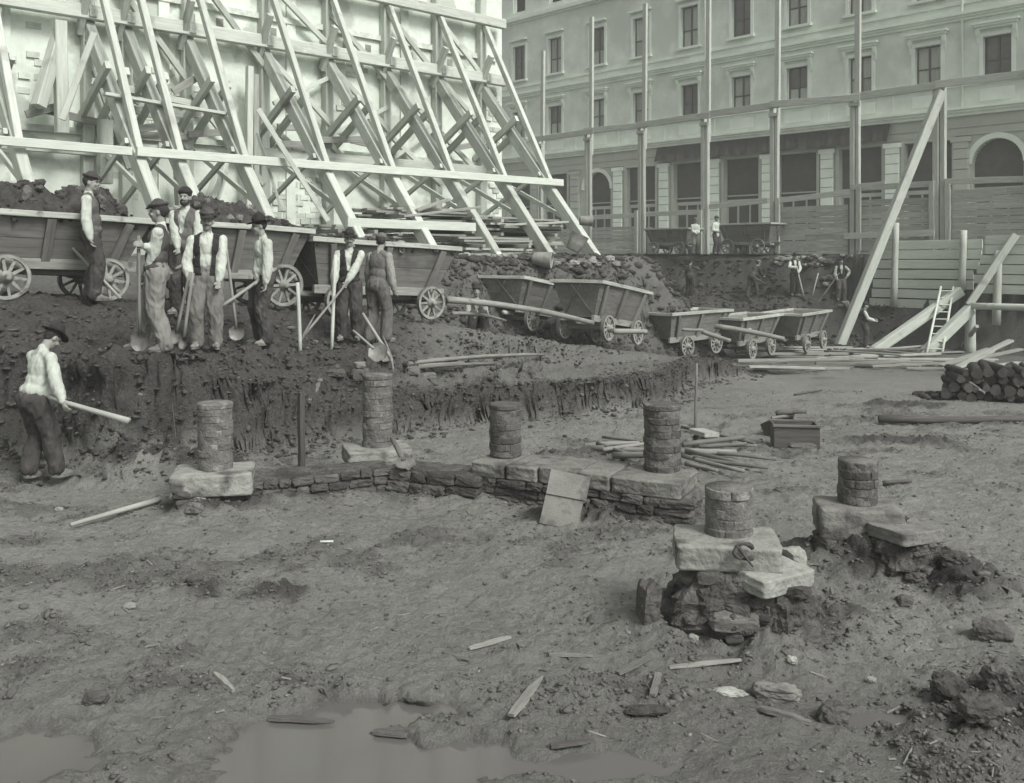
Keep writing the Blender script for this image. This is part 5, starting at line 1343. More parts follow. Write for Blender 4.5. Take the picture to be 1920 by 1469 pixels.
    # ---- waistcoat
    if vest:
        v_ = Blob(); v_.ell(tp(0, 0, .335), (.186, .124, .180), Rt); v_.ell(tp(0, -.006, .15), (.166, .124, .16), Rt); v_.ell(tp(0, .0, .02), (.176, .136, .10), Rt)
        for s in (-1, 1): v_.cap(tp(s*.128, .012, .438), tp(s*.045, .012, .478), .066, .066)
        Ri = Rt.inverted()
        def cut(v, n, Ri=Ri, pel=pel, vo=vopen):
            q = (v-np.array(pel)) @ np.array(Ri).T
            zz = q[:, 2]; wv = np.interp(zz, [-.1, .14, .24, .50], [vo*.5, .008 if vo < .06 else vo, vo*.5 if vo < .06 else vo, vo+.012])
            inside = (np.abs(q[:, 0]) < wv) & (q[:, 1] < -.01) & (zz > (.17 if vo < .06 else -.2))
            arm_ = (np.abs(q[:, 0]) > .178) & (zz > .30)
            return ~(inside | arm_)
        v_.make('waistcoat', vest, th, vox*.9, 3, ('cut', cut, folds(.005, seed+21)))
    # ---- boots
    for s, a, k, ty in ((1, aL, kL, toes[0]), (-1, aR, kR, toes[1])):
        Rz = Matrix.Rotation(ty, 3, 'Z'); bt = Blob()
        bt.cap(a+Vector((0, .004, .06)), a+Vector((0, .006, -.02)), .052, .050)
        bt.ell(a+Rz @ Vector((0, -.075, -.045)), (.046, .115, .040), Rz); bt.ell(a+Rz @ Vector((0, .02, -.045)), (.041, .055, .042), Rz); bt.ell(a+Rz @ Vector((0, -.03, -.018)), (.042, .08, .05), Rz)
        bt.ell(a+Rz @ Vector((0, -.06, -.076)), (.046, .13, .012), Rz)
        bt.make('boot', M_LEATHER, th, vox*.8, 2)
    # ---- hair, moustache, beard, eyes
    hb = Blob(); hb.ell(hp(0, .030, .030), (.078, .086, .085), Rh); hb.ell(hp(0, .052, -.015), (.060, .042, .045), Rh)
    hb.make('hair', M_HAIR, th, vox*.8, 2)
    e = MB()
    for s in (-1, 1):
        c = hp(s*.030, -.080, .008); v, f = ico(2); e.add([(c.x+p[0]*.010, c.y+p[1]*.006, c.z+p[2]*.006) for p in v], f.tolist())
    e.build('eyes', M_HAIR, th)
    if moustache or beard:
        mb_ = Blob(); mb_.cap(hp(-.03, -.080, -.050), hp(-.004, -.096, -.042), .006, .0095); mb_.cap(hp(.03, -.080, -.050), hp(.004, -.096, -.042), .006, .0095)
        if beard: mb_.ell(hp(0, -.052, -.088), (.048, .042, .036), Rh); mb_.ell(hp(.052, -.02, -.06), (.014, .03, .04), Rh); mb_.ell(hp(-.052, -.02, -.06), (.014, .03, .04), Rh)
        mb_.make('beard' if beard else 'moustache', M_HAIR, th, min(vox*.7, .008), 1)
    # ---- hat
    if hat:
        ht = Blob(); hm = hatmat or M_BLACK
        if hat == 'brim':
            ht.ell(hp(0, .01, .105), (.083, .098, .062), Rh); ht.cap(hp(0, .01, .07), hp(0, .008, .12), .088, .078, 18)
            m = MB(); rings = []
            n = 28
            for q, dz in ((.080, .064), (.11, .056), (.150, .062), (.158, .069), (.150, .068), (.11, .064), (.080, .074)):
                rings.append([hp(q*math.cos(a)*(.95), .008+q*1.08*math.sin(a), dz - .020*math.sin(a)**2*(q/.15) + .012*math.cos(a)**2*(q/.15)) for a in [2*math.pi*k/n for k in range(n)]])
            m.loft(rings, cap=False); br = m.build('hat_brim', hm, th, smooth=True)
        elif hat == 'kepi':
            ht.cap(hp(0, .012, .055), hp(0, .0, .10), .084, .092, 18); ht.ell(hp(0, .005, .115), (.102, .112, .03), Rh @ Matrix.Rotation(R(8), 3, 'X'))
            m = MB(); n = 12
            up_ = [hp(.078*math.cos(a), -.005-.098*math.sin(a), .064) for a in [math.pi*k/(n-1) for k in range(n)]]
            ou = [hp(.085*math.cos(a), -.02-.155*math.sin(a), .042) for a in [math.pi*k/(n-1) for k in range(n)]]
            m.loft([up_, ou], cap=False, closed=False); m.loft([[p-Vector((0, 0, .006)) for p in ou], [p-Vector((0, 0, .006)) for p in up_]], cap=False, closed=False)
            m.build('visor', M_BLACK, th)
        elif hat == 'flat':
            ht.ell(hp(0, -.002, .088), (.108, .122, .036), Rh @ Matrix.Rotation(R(10), 3, 'X')); ht.cap(hp(0, .012, .05), hp(0, .0, .08), .082, .088, 18); ht.ell(hp(0, -.105, .052), (.060, .045, .010), Rh @ Matrix.Rotation(R(18), 3, 'X'))
        else:
            ht.ell(hp(0, .008, .078), (.098, .108, .048), Rh); ht.cap(hp(0, .012, .045), hp(0, .008, .07), .083, .092, 18)
        ht.make('hat_crown' if hat == 'brim' else 'cap', hm, th, vox*.75, 3, folds(.003, seed+31))
    return th, (wmat(th) @ wL, wmat(th) @ wR)

def feet_at(px, py, Y): 
    p = P(px, py, Y); p.z = max(ground(p.x+dx, p.y+dy) for dx in (-.12, 0, .12) for dy in (-.1, 0, .1)) + .005; return p
# nearest digger at the left edge, seen from the side, holding a pick
p1 = feet_at(76, 905, 10.3)
H1 = person('man in white shirt and dark rolled trousers digging with a pick at the left edge', p1, R(146), 1.66, lean=R(15), head=(0, R(38)), feet=((.12, .06), (-.11, -.13)), toes=(.15, -.1), hl=P(100, 760, 10.15), hr=P(122, 768, 9.98),
       shirt=M_SHIRT, trousers=M_DKCLOTH, hat='brim', hatmat=M_BLACK, pelvis=(0, .09, .925), seed=1, cuffs=True, elbow_l=(.5, .6, -.8), elbow_r=(-.4, .6, -.8))
p2 = feet_at(172, 572, 13.2)
person('man in flat cap and grey waistcoat standing sideways against the left cart', p2, R(104), 1.72, lean=R(-3), head=(R(-5), R(2)), feet=((.10, .04), (-.10, -.06)), hr=None, shirt=M_SHIRT, vest=M_MIDCLOTH, trousers=M_DKCLOTH, hat='flat', hatmat=M_DKCLOTH, seed=2)
p3 = feet_at(292, 657, 11.2)
H3 = person('stout man in flat cap and dark waistcoat facing left, gripping an upright handle', p3, R(-78), 1.72, lean=R(-5), head=(R(-6), R(0)), feet=((.12, .12), (-.11, -.20)), toes=(.2, -.1), hl=P(268, 552, 11.2), hr=P(271, 462, 10.98), shirt=M_SHIRT, vest=M_DKCLOTH, trousers=M_LTCLOTH, hat='flat', hatmat=M_DKCLOTH, seed=3,
       elbow_r=(-.6, .6, -1), elbow_l=(.5, 1, -.3), moustache=True)
p4 = feet_at(347, 600, 13.4)
person('bearded man in round cap and pale waistcoat standing behind the others', p4, R(-6), 1.72, lean=R(-2), head=(R(4), 0), hr=P(336, 492, 13.1), hl=P(366, 500, 13.15), shirt=M_SHIRT, vest=M_MIDCLOTH, trousers=M_DKCLOTH, hat='round', hatmat=M_BLACK, beard=True, seed=4)
p5 = feet_at(388, 654, 12.1)
person('man in peaked cap with open black waistcoat and pale trousers facing us', p5, R(10), 1.70, lean=R(-3), head=(R(4), R(3)), feet=((.11, -.03), (-.12, .02)), hr=P(356, 524, 11.95), hl=P(409, 543, 11.95), shirt=M_SHIRT, vest=M_BLACK, trousers=M_LTCLOTH, hat='kepi', hatmat=M_DKCLOTH, moustache=True, seed=5, vopen=.065,
       elbow_r=(-.8, .7, -.2), elbow_l=(.7, .9, -.2))
p6 = feet_at(494, 648, 13.0)
H6 = person('man in brimmed hat and loose white shirt turned to the left', p6, R(-55), 1.70, lean=R(3), head=(R(-10), R(8)), hl=P(497, 560, 12.72), hr=P(482, 556, 12.75), shirt=M_SHIRT, trousers=M_DKCLOTH, hat='brim', hatmat=M_BLACK, seed=6, elbow_l=(.6, .8, -.2))
p7 = feet_at(655, 642, 15.0)
H7 = person('man in black brimmed hat and black waistcoat with hand on belt', p7, R(4), 1.66, lean=R(-2), head=(R(2), R(2)), hr=P(624, 545, 14.75), hl=P(650, 531, 14.78), shirt=M_SHIRT, vest=M_BLACK, trousers=M_DKCLOTH, hat='brim', hatmat=M_BLACK, moustache=True, seed=7, elbow_l=(1, .6, -.1), elbow_r=(-.7, .6, -.3), vopen=.05)
p8 = feet_at(708, 642, 15.1)
person('man in grey shirt with his back turned beside the third cart', p8, R(150), 1.68, lean=R(8), head=(R(25), R(12)), feet=((.13, .05), (-.13, -.06)), shirt=M_SHIRT_G, vest=M_MIDCLOTH, trousers=M_MIDCLOTH, hat='round', hatmat=M_MIDCLOTH, seed=8)
q9 = P(893, 600, 20.2); q9.z = ground(q9.x, q9.y)
person('man sitting low behind the long draw pole of the ramp', q9, R(10), 1.6, pelvis=(0, 0, .30), feet=((.16, -.42), (-.16, -.42)), hl=(.12, -.36, .42), hr=(-.12, -.36, .42), world_hands=False, shirt=M_SHIRT_G, vest=M_DKCLOTH, trousers=M_DKCLOTH, hat='round', hatmat=M_BLACK, vox=.018, seed=9)
FV = .02
def far_man(label, px, py, **k):
    p = k.pop('at', None) or hit(px, py)
    p.z += .02
    return person(label, p, vox=FV, **k)
s10 = on_u(1304, 477, 36.95); s10.z = 2.48
far_man('man in pale shirt on the street edge, hands joined, beside the left cart', 0, 0, at=s10, yaw=R(15), h=1.66, hl=(.05, -.22, 1.02), hr=(-.06, -.22, 1.0), world_hands=False, shirt=M_SHIRT, trousers=M_LTCLOTH, hat='flat', hatmat=M_MIDCLOTH, seed=10)
s11 = on_u(1343, 477, 36.95); s11.z = 2.48
far_man('man in pale coat and dark trousers on the street edge, hand on hip', 0, 0, at=s11, yaw=R(35), h=1.72, hl=(.25, .02, 1.0), hr=(-.12, -.2, 1.05), world_hands=False, shirt=M_SHIRT, trousers=M_DKCLOTH, hat='flat', hatmat=M_DKCLOTH, coat=True, seed=11, elbow_l=(1, .5, 0))
far_man('man in dark clothes reaching out to the slope, left of the diggers', 1293, 556, yaw=R(140), h=1.66, lean=R(8), hr=(-.15, -.48, 1.35), hl=(.2, -.3, 1.0), world_hands=False, shirt=M_DKCLOTH, trousers=M_BLACK, hat='flat', hatmat=M_BLACK, seed=12)
far_man('man in dark clothes bending to dig in the slope', 1410, 560, yaw=R(120), h=1.66, lean=R(38), head=(0, R(15)), feet=((.14, .16), (-.12, -.22)), hr=(-.05, -.62, .95), hl=(.1, -.55, .80), world_hands=False, shirt=M_DKCLOTH, trousers=M_DKCLOTH, hat='flat', hatmat=M_SHIRT_G, seed=13)
t14, _ = far_man('digger in black waistcoat leaning both hands on a white staff', 1490, 556, yaw=R(5), h=1.70, hl=(.06, -.30, .98), hr=(-.06, -.28, 1.18), world_hands=False, shirt=M_SHIRT, vest=M_BLACK, trousers=M_BLACK, hat='brim', hatmat=M_BLACK, seed=14, elbow_l=(1, .3, -.2), elbow_r=(-1, .3, -.1))
t15, _ = far_man('digger in black waistcoat and grey trousers with hand on hip', 1577, 568, yaw=R(-5), h=1.70, hl=(.24, .0, 1.0), hr=(-.2, -.16, .92), world_hands=False, shirt=M_SHIRT, vest=M_BLACK, trousers=M_MIDCLOTH, hat='round', hatmat=M_BLACK, seed=15, elbow_l=(1, .6, 0))
q16 = P(1622, 648, 35.0); q16.z = ground(q16.x, q16.y)
t16, _ = far_man('man in black waistcoat by the foot of the slanting beam, arms bent forward', 0, 0, at=q16, yaw=R(70), h=1.62, hl=(.1, -.32, 1.08), hr=(-.1, -.34, 1.05), world_hands=False, shirt=M_SHIRT, vest=M_BLACK, trousers=M_DKCLOTH, hat='flat', hatmat=M_BLACK, seed=16)

# fuse all skins in one evaluation, then shape the folds
dg = bpy.context.evaluated_depsgraph_get()
done = []
for o, post in POST:
    done.append(bpy.data.meshes.new_from_object(o.evaluated_get(dg)))
for (o, post), me in zip(POST, done):
    mt_ = o.data.materials[0]; old = o.data; o.modifiers.clear(); nm = old.name
    if post:
        n = len(me.vertices); co = np.empty(n*3, np.float32); me.vertices.foreach_get('co', co); co = co.reshape(-1, 3).astype(float)
        no = np.empty(n*3, np.float32); me.vertices.foreach_get('normal', no); no = no.reshape(-1, 3).astype(float)
        if isinstance(post, tuple):
            keep = post[1](co, no); co = post[2](co, no)
            fs_ = [tuple(p.vertices) for p in me.polygons]; fs_ = [f for f in fs_ if all(keep[i] for i in f)]
            used = sorted({i for f in fs_ for i in f}); mp_ = {a: b for b, a in enumerate(used)}
            me2 = mk_mesh(nm, co[used], [tuple(mp_[i] for i in f) for f in fs_], True); bpy.data.meshes.remove(me); me = me2
        else:
            co = post(co, no); me.vertices.foreach_set('co', co.astype(np.float32).ravel())
    me.materials.clear(); me.materials.append(mt_)
    me.polygons.foreach_set('use_smooth', [True]*len(me.polygons)); me.update()
    o.data = me; bpy.data.meshes.remove(old)
# ================================================================== tools
def shovel(label, top, tip, r=.019, face=None, hm=M_HANDLE, bm_=M_STEEL, bw=.13, bl=.28):
    top = Vector(top); tip = Vector(tip); d = (tip-top).normalized(); L = (tip-top).length
    th = thing('shovel', label, 'shovel', tip)
    pole('handle', top, tip-d*bl*.85, r, r*1.1, hm, th, bend=.004)
    f = Vector(face or (0, -1, .2)); f = (f-d*f.dot(d)).normalized(); s = d.cross(f)
    m = MB(); V = []; n = 8
    Wi = wmat(th).inverted()
    for lay_ in (0, -.004):
        for i in range(n+1):
            t = i/n; w = bw*(.35+.65*min(1, t*4))*(1 if t < .6 else math.sqrt(max(0.02, 1-((t-.6)/.42)**2)))
            for j in (-1, -.5, 0, .5, 1):
                V.append(Wi @ (tip - d*bl*(1-t) + s*w*j + f*(.035*j*j - .02*math.sin(t*3) + lay_)))
    Fq = []
    for l_ in (0, 1):
        o_ = l_*(n+1)*5
        for i in range(n):
            for j in range(4):
                q = (o_+i*5+j, o_+i*5+j+1, o_+(i+1)*5+j+1, o_+(i+1)*5+j); Fq.append(q if l_ == 0 else q[::-1])
    m.add(V, Fq); m.build('blade', bm_, th, smooth=True)
    return th
def pick(label, top, tip, head_dir, r=.02, hl=.6, hm=M_HANDLE):
    top = Vector(top); tip = Vector(tip); th = thing('pickaxe', label, 'pickaxe', tip)
    pole('handle', top, tip, r, r*1.25, hm, th, bend=.004)
    h = Vector(head_dir).normalized(); d = (tip-top).normalized(); m = MB(); Wi = wmat(th).inverted()
    pts = [tip + h*hl*.5*t - d*.09*t*t for t in (-1, -.6, -.2, 0, .2, .6, 1)]
    m.tube([Wi @ p for p in pts], [.006, .018, .024, .03, .024, .018, .006], 6); m.build('head', M_IRON, th, smooth=True); return th
def stick(label, a, b, r, mt=M_HANDLE, name='tool_handle', cat='handle', r1=None, group=None):
    return tag(pole(name, a, b, r, r1 or r, mt, bend=.004, n=8), label, cat, group)
# tools pass through the hands that hold them
def grip(H, i, e=.06):     # middle of the fist, a little beyond the wrist
    return H[1][i]
h_ = grip(H1, 1); dd = (P(242, 790, 9.85)-h_).normalized(); h_ = h_ + dd*.05
stick('stout pick handle held out by the digging man at the left edge', h_-dd*.22, P(242, 790, 9.85), .022, M_HANDLE, r1=.036)
h_ = grip(H3, 1) + Vector((-.06, -.02, 0)); g_ = Vector((h_.x-.03, h_.y+.12, p3.z+.02))
shovel('shovel standing upright in the fist of the man facing left', h_+(h_-g_)*.10, g_, .019, hm=M_HANDLE_D, bm_=M_IRON, bw=.1, bl=.24)
shovel('left of the two crossed shovels before the man with the peaked cap', P(357, 510, 11.7), P(326, 645, 11.6), .02, hm=M_HANDLE_D, bw=.07, bl=.18)
shovel('right of the two crossed shovels before the man with the peaked cap', P(362, 512, 11.6), P(342, 655, 11.5), .02, hm=M_HANDLE_D, bm_=M_IRON, bw=.05, bl=.16)
stick('pale shovel handle slanting behind the man in grey waistcoat', P(100, 428, 13.75), P(226, 560, 13.0), .021, M_HANDLE)
shovel('handle sloping from the bearded man towards the left', P(357, 490, 13.0), P(318, 512, 13.0), .024, bl=.1, bw=.04)
shovel('tall shovel standing between the peaked cap man and the white shirt man', P(422, 450, 12.7), P(446, 638, 12.7), .019, bw=.10, bl=.2)
h_ = grip(H6, 1); e_ = P(413, 577, h_.y-.35); dd = (e_-h_).normalized()
stick('pick handle held low by the man in the loose white shirt', h_-dd*.12+Vector((0, -.05, -.06)), e_, .024, M_HANDLE)
stick('upright pale pole standing free right of the white shirt man', hit(563, 655)-Vector((0, 0, .1)), P(558, 530, hit(563, 655).y), .028, M_TIMBER)
h_ = grip(H7, 1)+Vector((0, -.07, 0)); z7 = ground(h_.x, h_.y-.1)
stick('upright pale pole held by the man in the black hat', Vector((h_.x, h_.y-.1, z7-.08)), P(629, 478, h_.y), .028, M_TIMBER)
h_ = grip(H7, 0)+Vector((0, -.07, -.02))
pick('thin pick held slanting by the man in the black hat', h_+(h_-P(568, 632, 13.9))*.05, P(568, 632, 13.9), (.4, .2, .9), .017, hm=M_HANDLE_D)
pick('pick stuck in the ground, handle leaning left above the pillar', P(680, 588, 13.6), P(733, 672, 13.3), (.3, -.5, -.8), .021)
shovel('shovel leaning left beside the stuck pick, blade turned up', P(662, 620, 13.5), P(722, 672, 13.2), .017)
sp_ = hit(738, 690)
shovel('worn shovel blade lying on the bank above the pillar stump', sp_+Vector((-.55, .1, .16)), sp_+Vector((.02, -.12, .22)), .017, face=(.3, -1, .5), bw=.10, bl=.22)
shovel('pale spade head leaning against the foot of the bank pillar', P(735, 822, 10.2), P(766, 882, 9.85), .026, face=(.1, -.35, 1), hm=M_CLOD_M, bm_=M_CLOD_M, bw=.105, bl=.17)
stick('pale pick handle lying on the mud left of the leftmost pillar', hit(132, 995)+Vector((0, 0, .04)), hit(300, 945)+Vector((0, 0, .07)), .020, M_HANDLE, r1=.030)
# far diggers' tools
w14 = wmat(t14); stick('white staff of the digger on the dark slope', w14 @ Vector((-.04, -.30, 1.25)), w14 @ Vector((.22, -.42, .02)), .022, M_TIMBER_L)
p_ = hit(1523, 556); stick('white staff stuck upright between the two diggers', p_, p_+Vector((.28, .1, .95)), .02, M_TIMBER_L)
w15 = wmat(t15); pick('pick slanting from the hand of the grey trousered digger', w15 @ Vector((-.12, -.2, 1.15)), w15 @ Vector((-.95, -.6, .12)), (.5, .2, .6), .02, hm=M_HANDLE_D)
w13 = hit(1410, 560); stick('tool handle of the bending digger on the slope', w13+Vector((.1, -.3, .85)), w13+Vector((.75, .35, .55)), .02, M_HANDLE_D)

# ================================================================== stones, sticks and splinters on the floor
rf = random.Random(77)
big = [(1695, 1140, .115, .085, .075, M_RUBBLE, 'round dark clod on the mud right of the foreground pier'), (1858, 1205, .24, .16, .13, M_RUBBLE, 'dark hollow stone at the right edge of the mud'), (1455, 1312, .26, .13, .10, M_CLOD_M, 'long dark brick lump lying in the right foreground'),
       (1562, 1352, .17, .13, .12, M_RUBBLE, 'dark earth lump below the long brick lump'), (1782, 1305, .19, .16, .15, M_RUBBLE, 'big upright earth clod in the lower right'), (1838, 1362, .22, .17, .13, M_RUBBLE, 'big dark clod at the lower right corner'), (1872, 1290, .16, .14, .16, M_RUBBLE, 'clod cut by the right edge above the corner clod'),
       (1370, 1305, .17, .075, .045, M_CLOD_L, 'curved pale shard beside the long brick lump'), (243, 1138, .085, .06, .04, M_CLOD_L, 'pale flat stone on the mud at the left'), (708, 1027, .07, .05, .05, M_RUBBLE, 'small dark stone in the middle of the mud floor'), (110, 957, .09, .05, .05, M_CLOD_L, 'pale stone on the mud below the digging man'),
       (370, 943, .17, .1, .075, M_CLOD_L, 'pale lump at the foot of the left pillar slab'), (365, 965, .16, .11, .10, M_CLOD_M, 'grey lump under the pale one by the left pillar'), (1300, 1205, .06, .05, .05, M_CLOD_L, 'white chip at the foot of the foreground pier'), (1486, 1252, .06, .05, .04, M_CLOD_L, 'white chip right of the splinters'),
       (1633, 1280, .06, .04, .04, M_CLOD_L, 'white chip on the right of the floor'), (365, 1100, .12, .09, .07, M_RUBBLE, 'dark clod in the left middle of the mud'), (180, 1318, .13, .08, .07, M_RUBBLE, 'dark clod by the left puddle'), (1715, 1080, .16, .13, .10, M_RUBBLE, 'dark lump below the broken corner slab'),
       (1790, 1065, .2, .15, .10, M_RUBBLE, 'dark lump at the right end of the spoil by the right pier'), (1215, 1335, .25, .10, .04, M_RUBBLE, 'flat crust of mud in the middle foreground')]
for k, (px, py, a, b, c, mt, lab) in enumerate(big):
    p = hit(px, py); tag(rock('stone', (a, b, c), mt, TR(p+Vector((0, 0, c*.3)), rf.uniform(-.4, .4), rf.uniform(-.2, .2)), seed=200+k, rough=.22, boxy=.3, sub=4, freq=1.9), lab, 'stone')
spl = [(958, 1350, 1018, 1272, .055, .022, M_POLE, 'flat broken lath lying on the mud at bottom centre'), (1255, 1256, 1390, 1236, .04, .018, M_POLE, 'long pale splinter below the foreground pier'), (1158, 1268, 1222, 1245, .05, .02, M_POLE, 'short splinter left of the long pale one'),
       (1030, 1234, 1112, 1240, .03, .014, M_POLE, 'thin pale lath on the mud left of the splinters'), (880, 1218, 958, 1205, .05, .015, M_POLE, 'flat splinter on the mud in the middle'), (1223, 1312, 1234, 1275, .05, .02, M_POLE, 'stub of lath standing out of the mud'),
       (505, 1352, 628, 1366, .05, .02, M_DARKWOOD, 'dark sharp splinter floating in the big puddle'), (402, 1276, 438, 1302, .04, .03, M_POLE, 'short grey stub at the puddle edge'), (700, 1385, 765, 1390, .05, .02, M_DARKWOOD, 'dark chip floating in the big puddle'), (1032, 1402, 1118, 1390, .05, .02, M_DARKWOOD, 'dark stick at the right end of the puddle'),
       (1425, 1340, 1520, 1365, .05, .025, M_CART, 'splintered board below the brick lump'), (830, 1228, 880, 1240, .03, .012, M_POLE, 'small curved splinter on the mud in the middle'), (985, 785, 965, 780, .03, .03, M_TIMBER_L, 'short pale peg in the terrace bank by the third pillar'),
       (590, 745, 600, 726, .05, .03, M_POLE, 'chip of wood stuck in the bank right of the stake'), (600, 1020, 625, 1018, .03, .01, M_TIMBER_L, 'tiny pale chip on the mud floor')]
def splinter(p0, p1, w, h, mt, seed):
    rs = random.Random(seed); L = (p1-p0).length; m = MB(); rings = []; n = 7
    for i in range(n):
        t = i/(n-1); e = min(1, .75+t*3)*min(1, (1-t)*2.5+(.15, .5, .8)[seed % 3]); a = w*e*rs.uniform(.8, 1.1)/2; b = w*e*rs.uniform(.8, 1.1)/2; z = h*(.5+.5*e)
        rings.append([(L*t, -a, 0), (L*t, b, rs.uniform(0, .003)), (L*t, b*.8, z*rs.uniform(.7, 1)), (L*t, -a*.8, z*rs.uniform(.7, 1))])
    m.loft(rings); return m.build('splinter', mt, None, frame_matrix(p0, p1))
for k, (a, b, c, d, w, h, mt, lab) in enumerate(spl):
    p0, p1 = hit(a, b), hit(c, d)
    if 'puddle' in lab and 'edge' not in lab: p0.z = p1.z = max(WATER_Z, p0.z)+.004
    tag(splinter(p0+Vector((0, 0, .006)), p1+Vector((0, 0, .008)), w, h, mt, k), lab, 'splinter')

# ================================================================== clods: too many to count
def clods(name, material, n, place, smin, smax, seed, power=2.2, sub=1, label=None, zfix=None):
    rg = np.random.default_rng(seed); xs, ys, sc = place(rg, n)
    n = len(xs); zs = height(xs, ys)[0] if zfix is None else zfix(xs)
    v, f = ico(sub) if sub else (np.array([(1, 0, 0), (-1, 0, 0), (0, 1, 0), (0, -1, 0), (0, 0, 1), (0, 0, -1)], float), np.array([(0, 2, 4), (2, 1, 4), (1, 3, 4), (3, 0, 4), (2, 0, 5), (1, 2, 5), (3, 1, 5), (0, 3, 5)]))
    nv = len(v); s = (smin+(smax-smin)*rg.random(n)**power)*sc
    ang = rg.random(n)*6.283; ca, sa = np.cos(ang), np.sin(ang)
    ra = rg.uniform(.6, 1.4, (n, 1)); rb = rg.uniform(.3, .8, (n, 1))
    V = np.repeat(v[None], n, 0)*(1+rg.uniform(-.42, .42, (n, nv, 1)))
    V = V*s[:, None, None]*np.stack([ra, 1/ra, rb], axis=2)
    X = V[:, :, 0]*ca[:, None]-V[:, :, 1]*sa[:, None]+xs[:, None]; Y = V[:, :, 0]*sa[:, None]+V[:, :, 1]*ca[:, None]+ys[:, None]; Z = V[:, :, 2]+(zs+s*.12)[:, None]
    W = np.stack([X, Y, Z], 2).reshape(-1, 3)
    Fc = (f[None]+(np.arange(n)*nv)[:, None, None]).reshape(-1, 3)
    me = bpy.data.meshes.new(name); me.vertices.add(len(W)); me.vertices.foreach_set('co', W.astype(np.float32).ravel())
    me.loops.add(Fc.size); me.loops.foreach_set('vertex_index', Fc.astype(np.int32).ravel()); me.polygons.add(len(Fc)); me.polygons.foreach_set('loop_start', np.arange(0, Fc.size, 3, dtype=np.int32)); me.update(calc_edges=True)
    o = link(name, me, material); tag(o, label, 'earth', kind='stuff'); return o
def place_bank(rg, n):          # crumbs on and below the bank faces and over the mound
    x = rg.uniform(-9, 7, n*6); y = rg.uniform(9.6, 26, n*6)
    m = np.abs(x/y) < .58; x, y = x[m], y[m]
    d = sdist(x, y, EDGE); w = np.exp(-(np.maximum(0, -d)/.35)**2)*(d < 0) + (d >= 0)*(.30+.7*np.exp(-(d/.5)**2))
    u_, v_ = to_uv(x, y); w = w*np.where(v_ < -13.3, .25, 1)*np.where((x > -1.4) & (d > .25), .18, 1)*np.where((x > -1.4) & (d < -.05), .35, 1)*np.where(v_ < -17, 0, 1)*(1+.8*fbm(x*1.5, y*1.5, 3, 5))
    k = rg.random(len(x)) < w*.9; x, y = x[k][:n], y[k][:n]
    return x, y, np.clip(.75+.02*y, .7, 1.2)*np.ones(len(x))
def place_floor(rg, n):
    y = 4.4+16*rg.random(n*5)**1.5; x = rg.uniform(-.57, .57, n*5)*y
    d = sdist(x, y, EDGE); pat = sstep(.15, .5, fbm(x*.9, y*1.2, 5, 83, .62)+.35*fbm(x*3, y*3.5, 3, 87)); w = (.10+.9*pat)*(d < 0)
    for cx, cy, rx, ry, hh in HEAPS: w = np.maximum(w, np.exp(-(((x-cx)/(rx*1.2))**2+((y-cy)/(ry*1.2))**2)*1.2)*(d < .1))
    w = w*(puddle_mask(x, y) < .15)
    k = rg.random(len(x)) < w; x, y = x[k][:n], y[k][:n]; return x, y, np.ones(len(x))
def place_far(rg, n):
    u_ = np.concatenate([rg.uniform(31, 37, n), rg.uniform(9, 30, n)]); v_ = np.concatenate([rg.uniform(-31, -17, n), rg.uniform(-18.6, -16.4, n)]); q_ = (u_ > 30) | (u_ < 25); u_, v_ = u_[q_], v_[q_]
    x = EX*u_+NX*v_; y = EY*u_+NY*v_; return x, y, np.ones(len(x))
clods('bank_clods', M_CLOD, 22000, place_bank, .006, .050, 1, 4.0, label='loose crumbs and clods of dark earth over the bank and mound')
clods('floor_clods', M_CLODF, 36000, place_floor, .003, .024, 2, 4.0, sub=0, label='small clods of dried mud scattered over the pit floor')
clods('pale_chips', M_CLOD_L, 420, place_floor, .005, .018, 3, 2.0, label='pale chips of stone scattered over the pit floor')
clods('bank_chips', M_CLOD_M, 1300, place_bank, .012, .060, 4, 2.6, label='grey stones and chips sticking in the earth bank')
clods('slope_rubble', M_CLOD, 3500, place_far, .03, .16, 5, 3.0, label='rubble and clods on the far slopes below the street')
_fi = np.where((st > .35) & (Y_ < 27) & (Y_ > 10) & (np.abs(X_/Y_) < .58))[0]
_fr = np.random.default_rng(44); _pick = _fr.choice(_fi, min(8500, len(_fi)), replace=False)
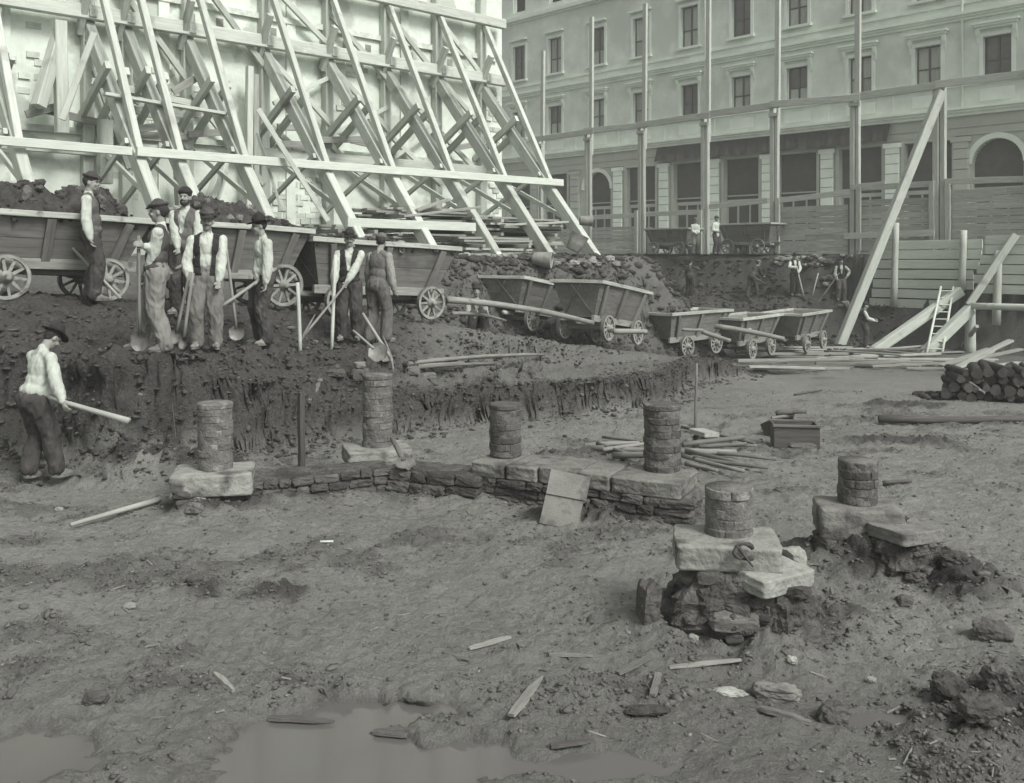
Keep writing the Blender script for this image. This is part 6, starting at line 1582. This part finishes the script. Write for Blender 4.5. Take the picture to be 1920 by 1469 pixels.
def place_face(rg, n): return GV[_pick, 0] + rg.normal(0, .02, len(_pick)), GV[_pick, 1] + rg.normal(0, .015, len(_pick)), np.ones(len(_pick))
clods('face_lumps', M_CLOD, 9000, place_face, .006, .045, 6, 3.0, label='crumbling lumps breaking out of the cut earth face', zfix=lambda xs: GV[_pick, 2] + _fr.normal(0, .03, len(_pick)))
def straws(name, n, seed, label):
    rg = np.random.default_rng(seed); xs, ys, _ = place_floor(rg, n); n = len(xs); L = rg.uniform(.02, .10, n); a = rg.normal(0, .7, n); w = rg.uniform(.002, .006, n)
    dx, dy = np.cos(a)*L/2, np.sin(a)*L/2; z0 = height(xs-dx, ys-dy)[0]+w; z1 = height(xs+dx, ys+dy)[0]+w
    m = MB()
    for i in range(n):
        nx2, ny2 = -math.sin(a[i])*w[i], math.cos(a[i])*w[i]
        q = lambda s, z: [(xs[i]+s*dx[i]+nx2, ys[i]+s*dy[i]+ny2, z), (xs[i]+s*dx[i]-nx2, ys[i]+s*dy[i]-ny2, z), (xs[i]+s*dx[i], ys[i]+s*dy[i], z+w[i]*1.3)]
        m.loft([q(-1, z0[i]), q(1, z1[i])])
    tag(m.build(name, M_POLE), label, 'straw', kind='stuff')
clods('floor_stones', M_CLOD_M, 320, place_floor, .010, .045, 12, 2.6, label='grey stones scattered over the trodden mud floor')
straws('wood_splinters', 450, 9, 'fine splinters and straws trodden into the mud floor')

# ================================================================== air
m = MB(); m.box(-90, 90, -14, 150, -3.0, 30.0)
hz = m.build('haze', None)
hm_ = bpy.data.materials.new('haze'); hm_.use_nodes = True
nt_ = hm_.node_tree; nt_.nodes.clear()
ou_ = nt_.nodes.new('ShaderNodeOutputMaterial'); pv_ = nt_.nodes.new('ShaderNodeVolumePrincipled')
pv_.inputs['Color'].default_value = (.90, .95, .88, 1); pv_.inputs['Density'].default_value = 0.0019; pv_.inputs['Anisotropy'].default_value = 0.0
nt_.links.new(pv_.outputs[0], ou_.inputs['Volume'])
hz.data.materials.append(hm_); tag(hz, kind='stuff')
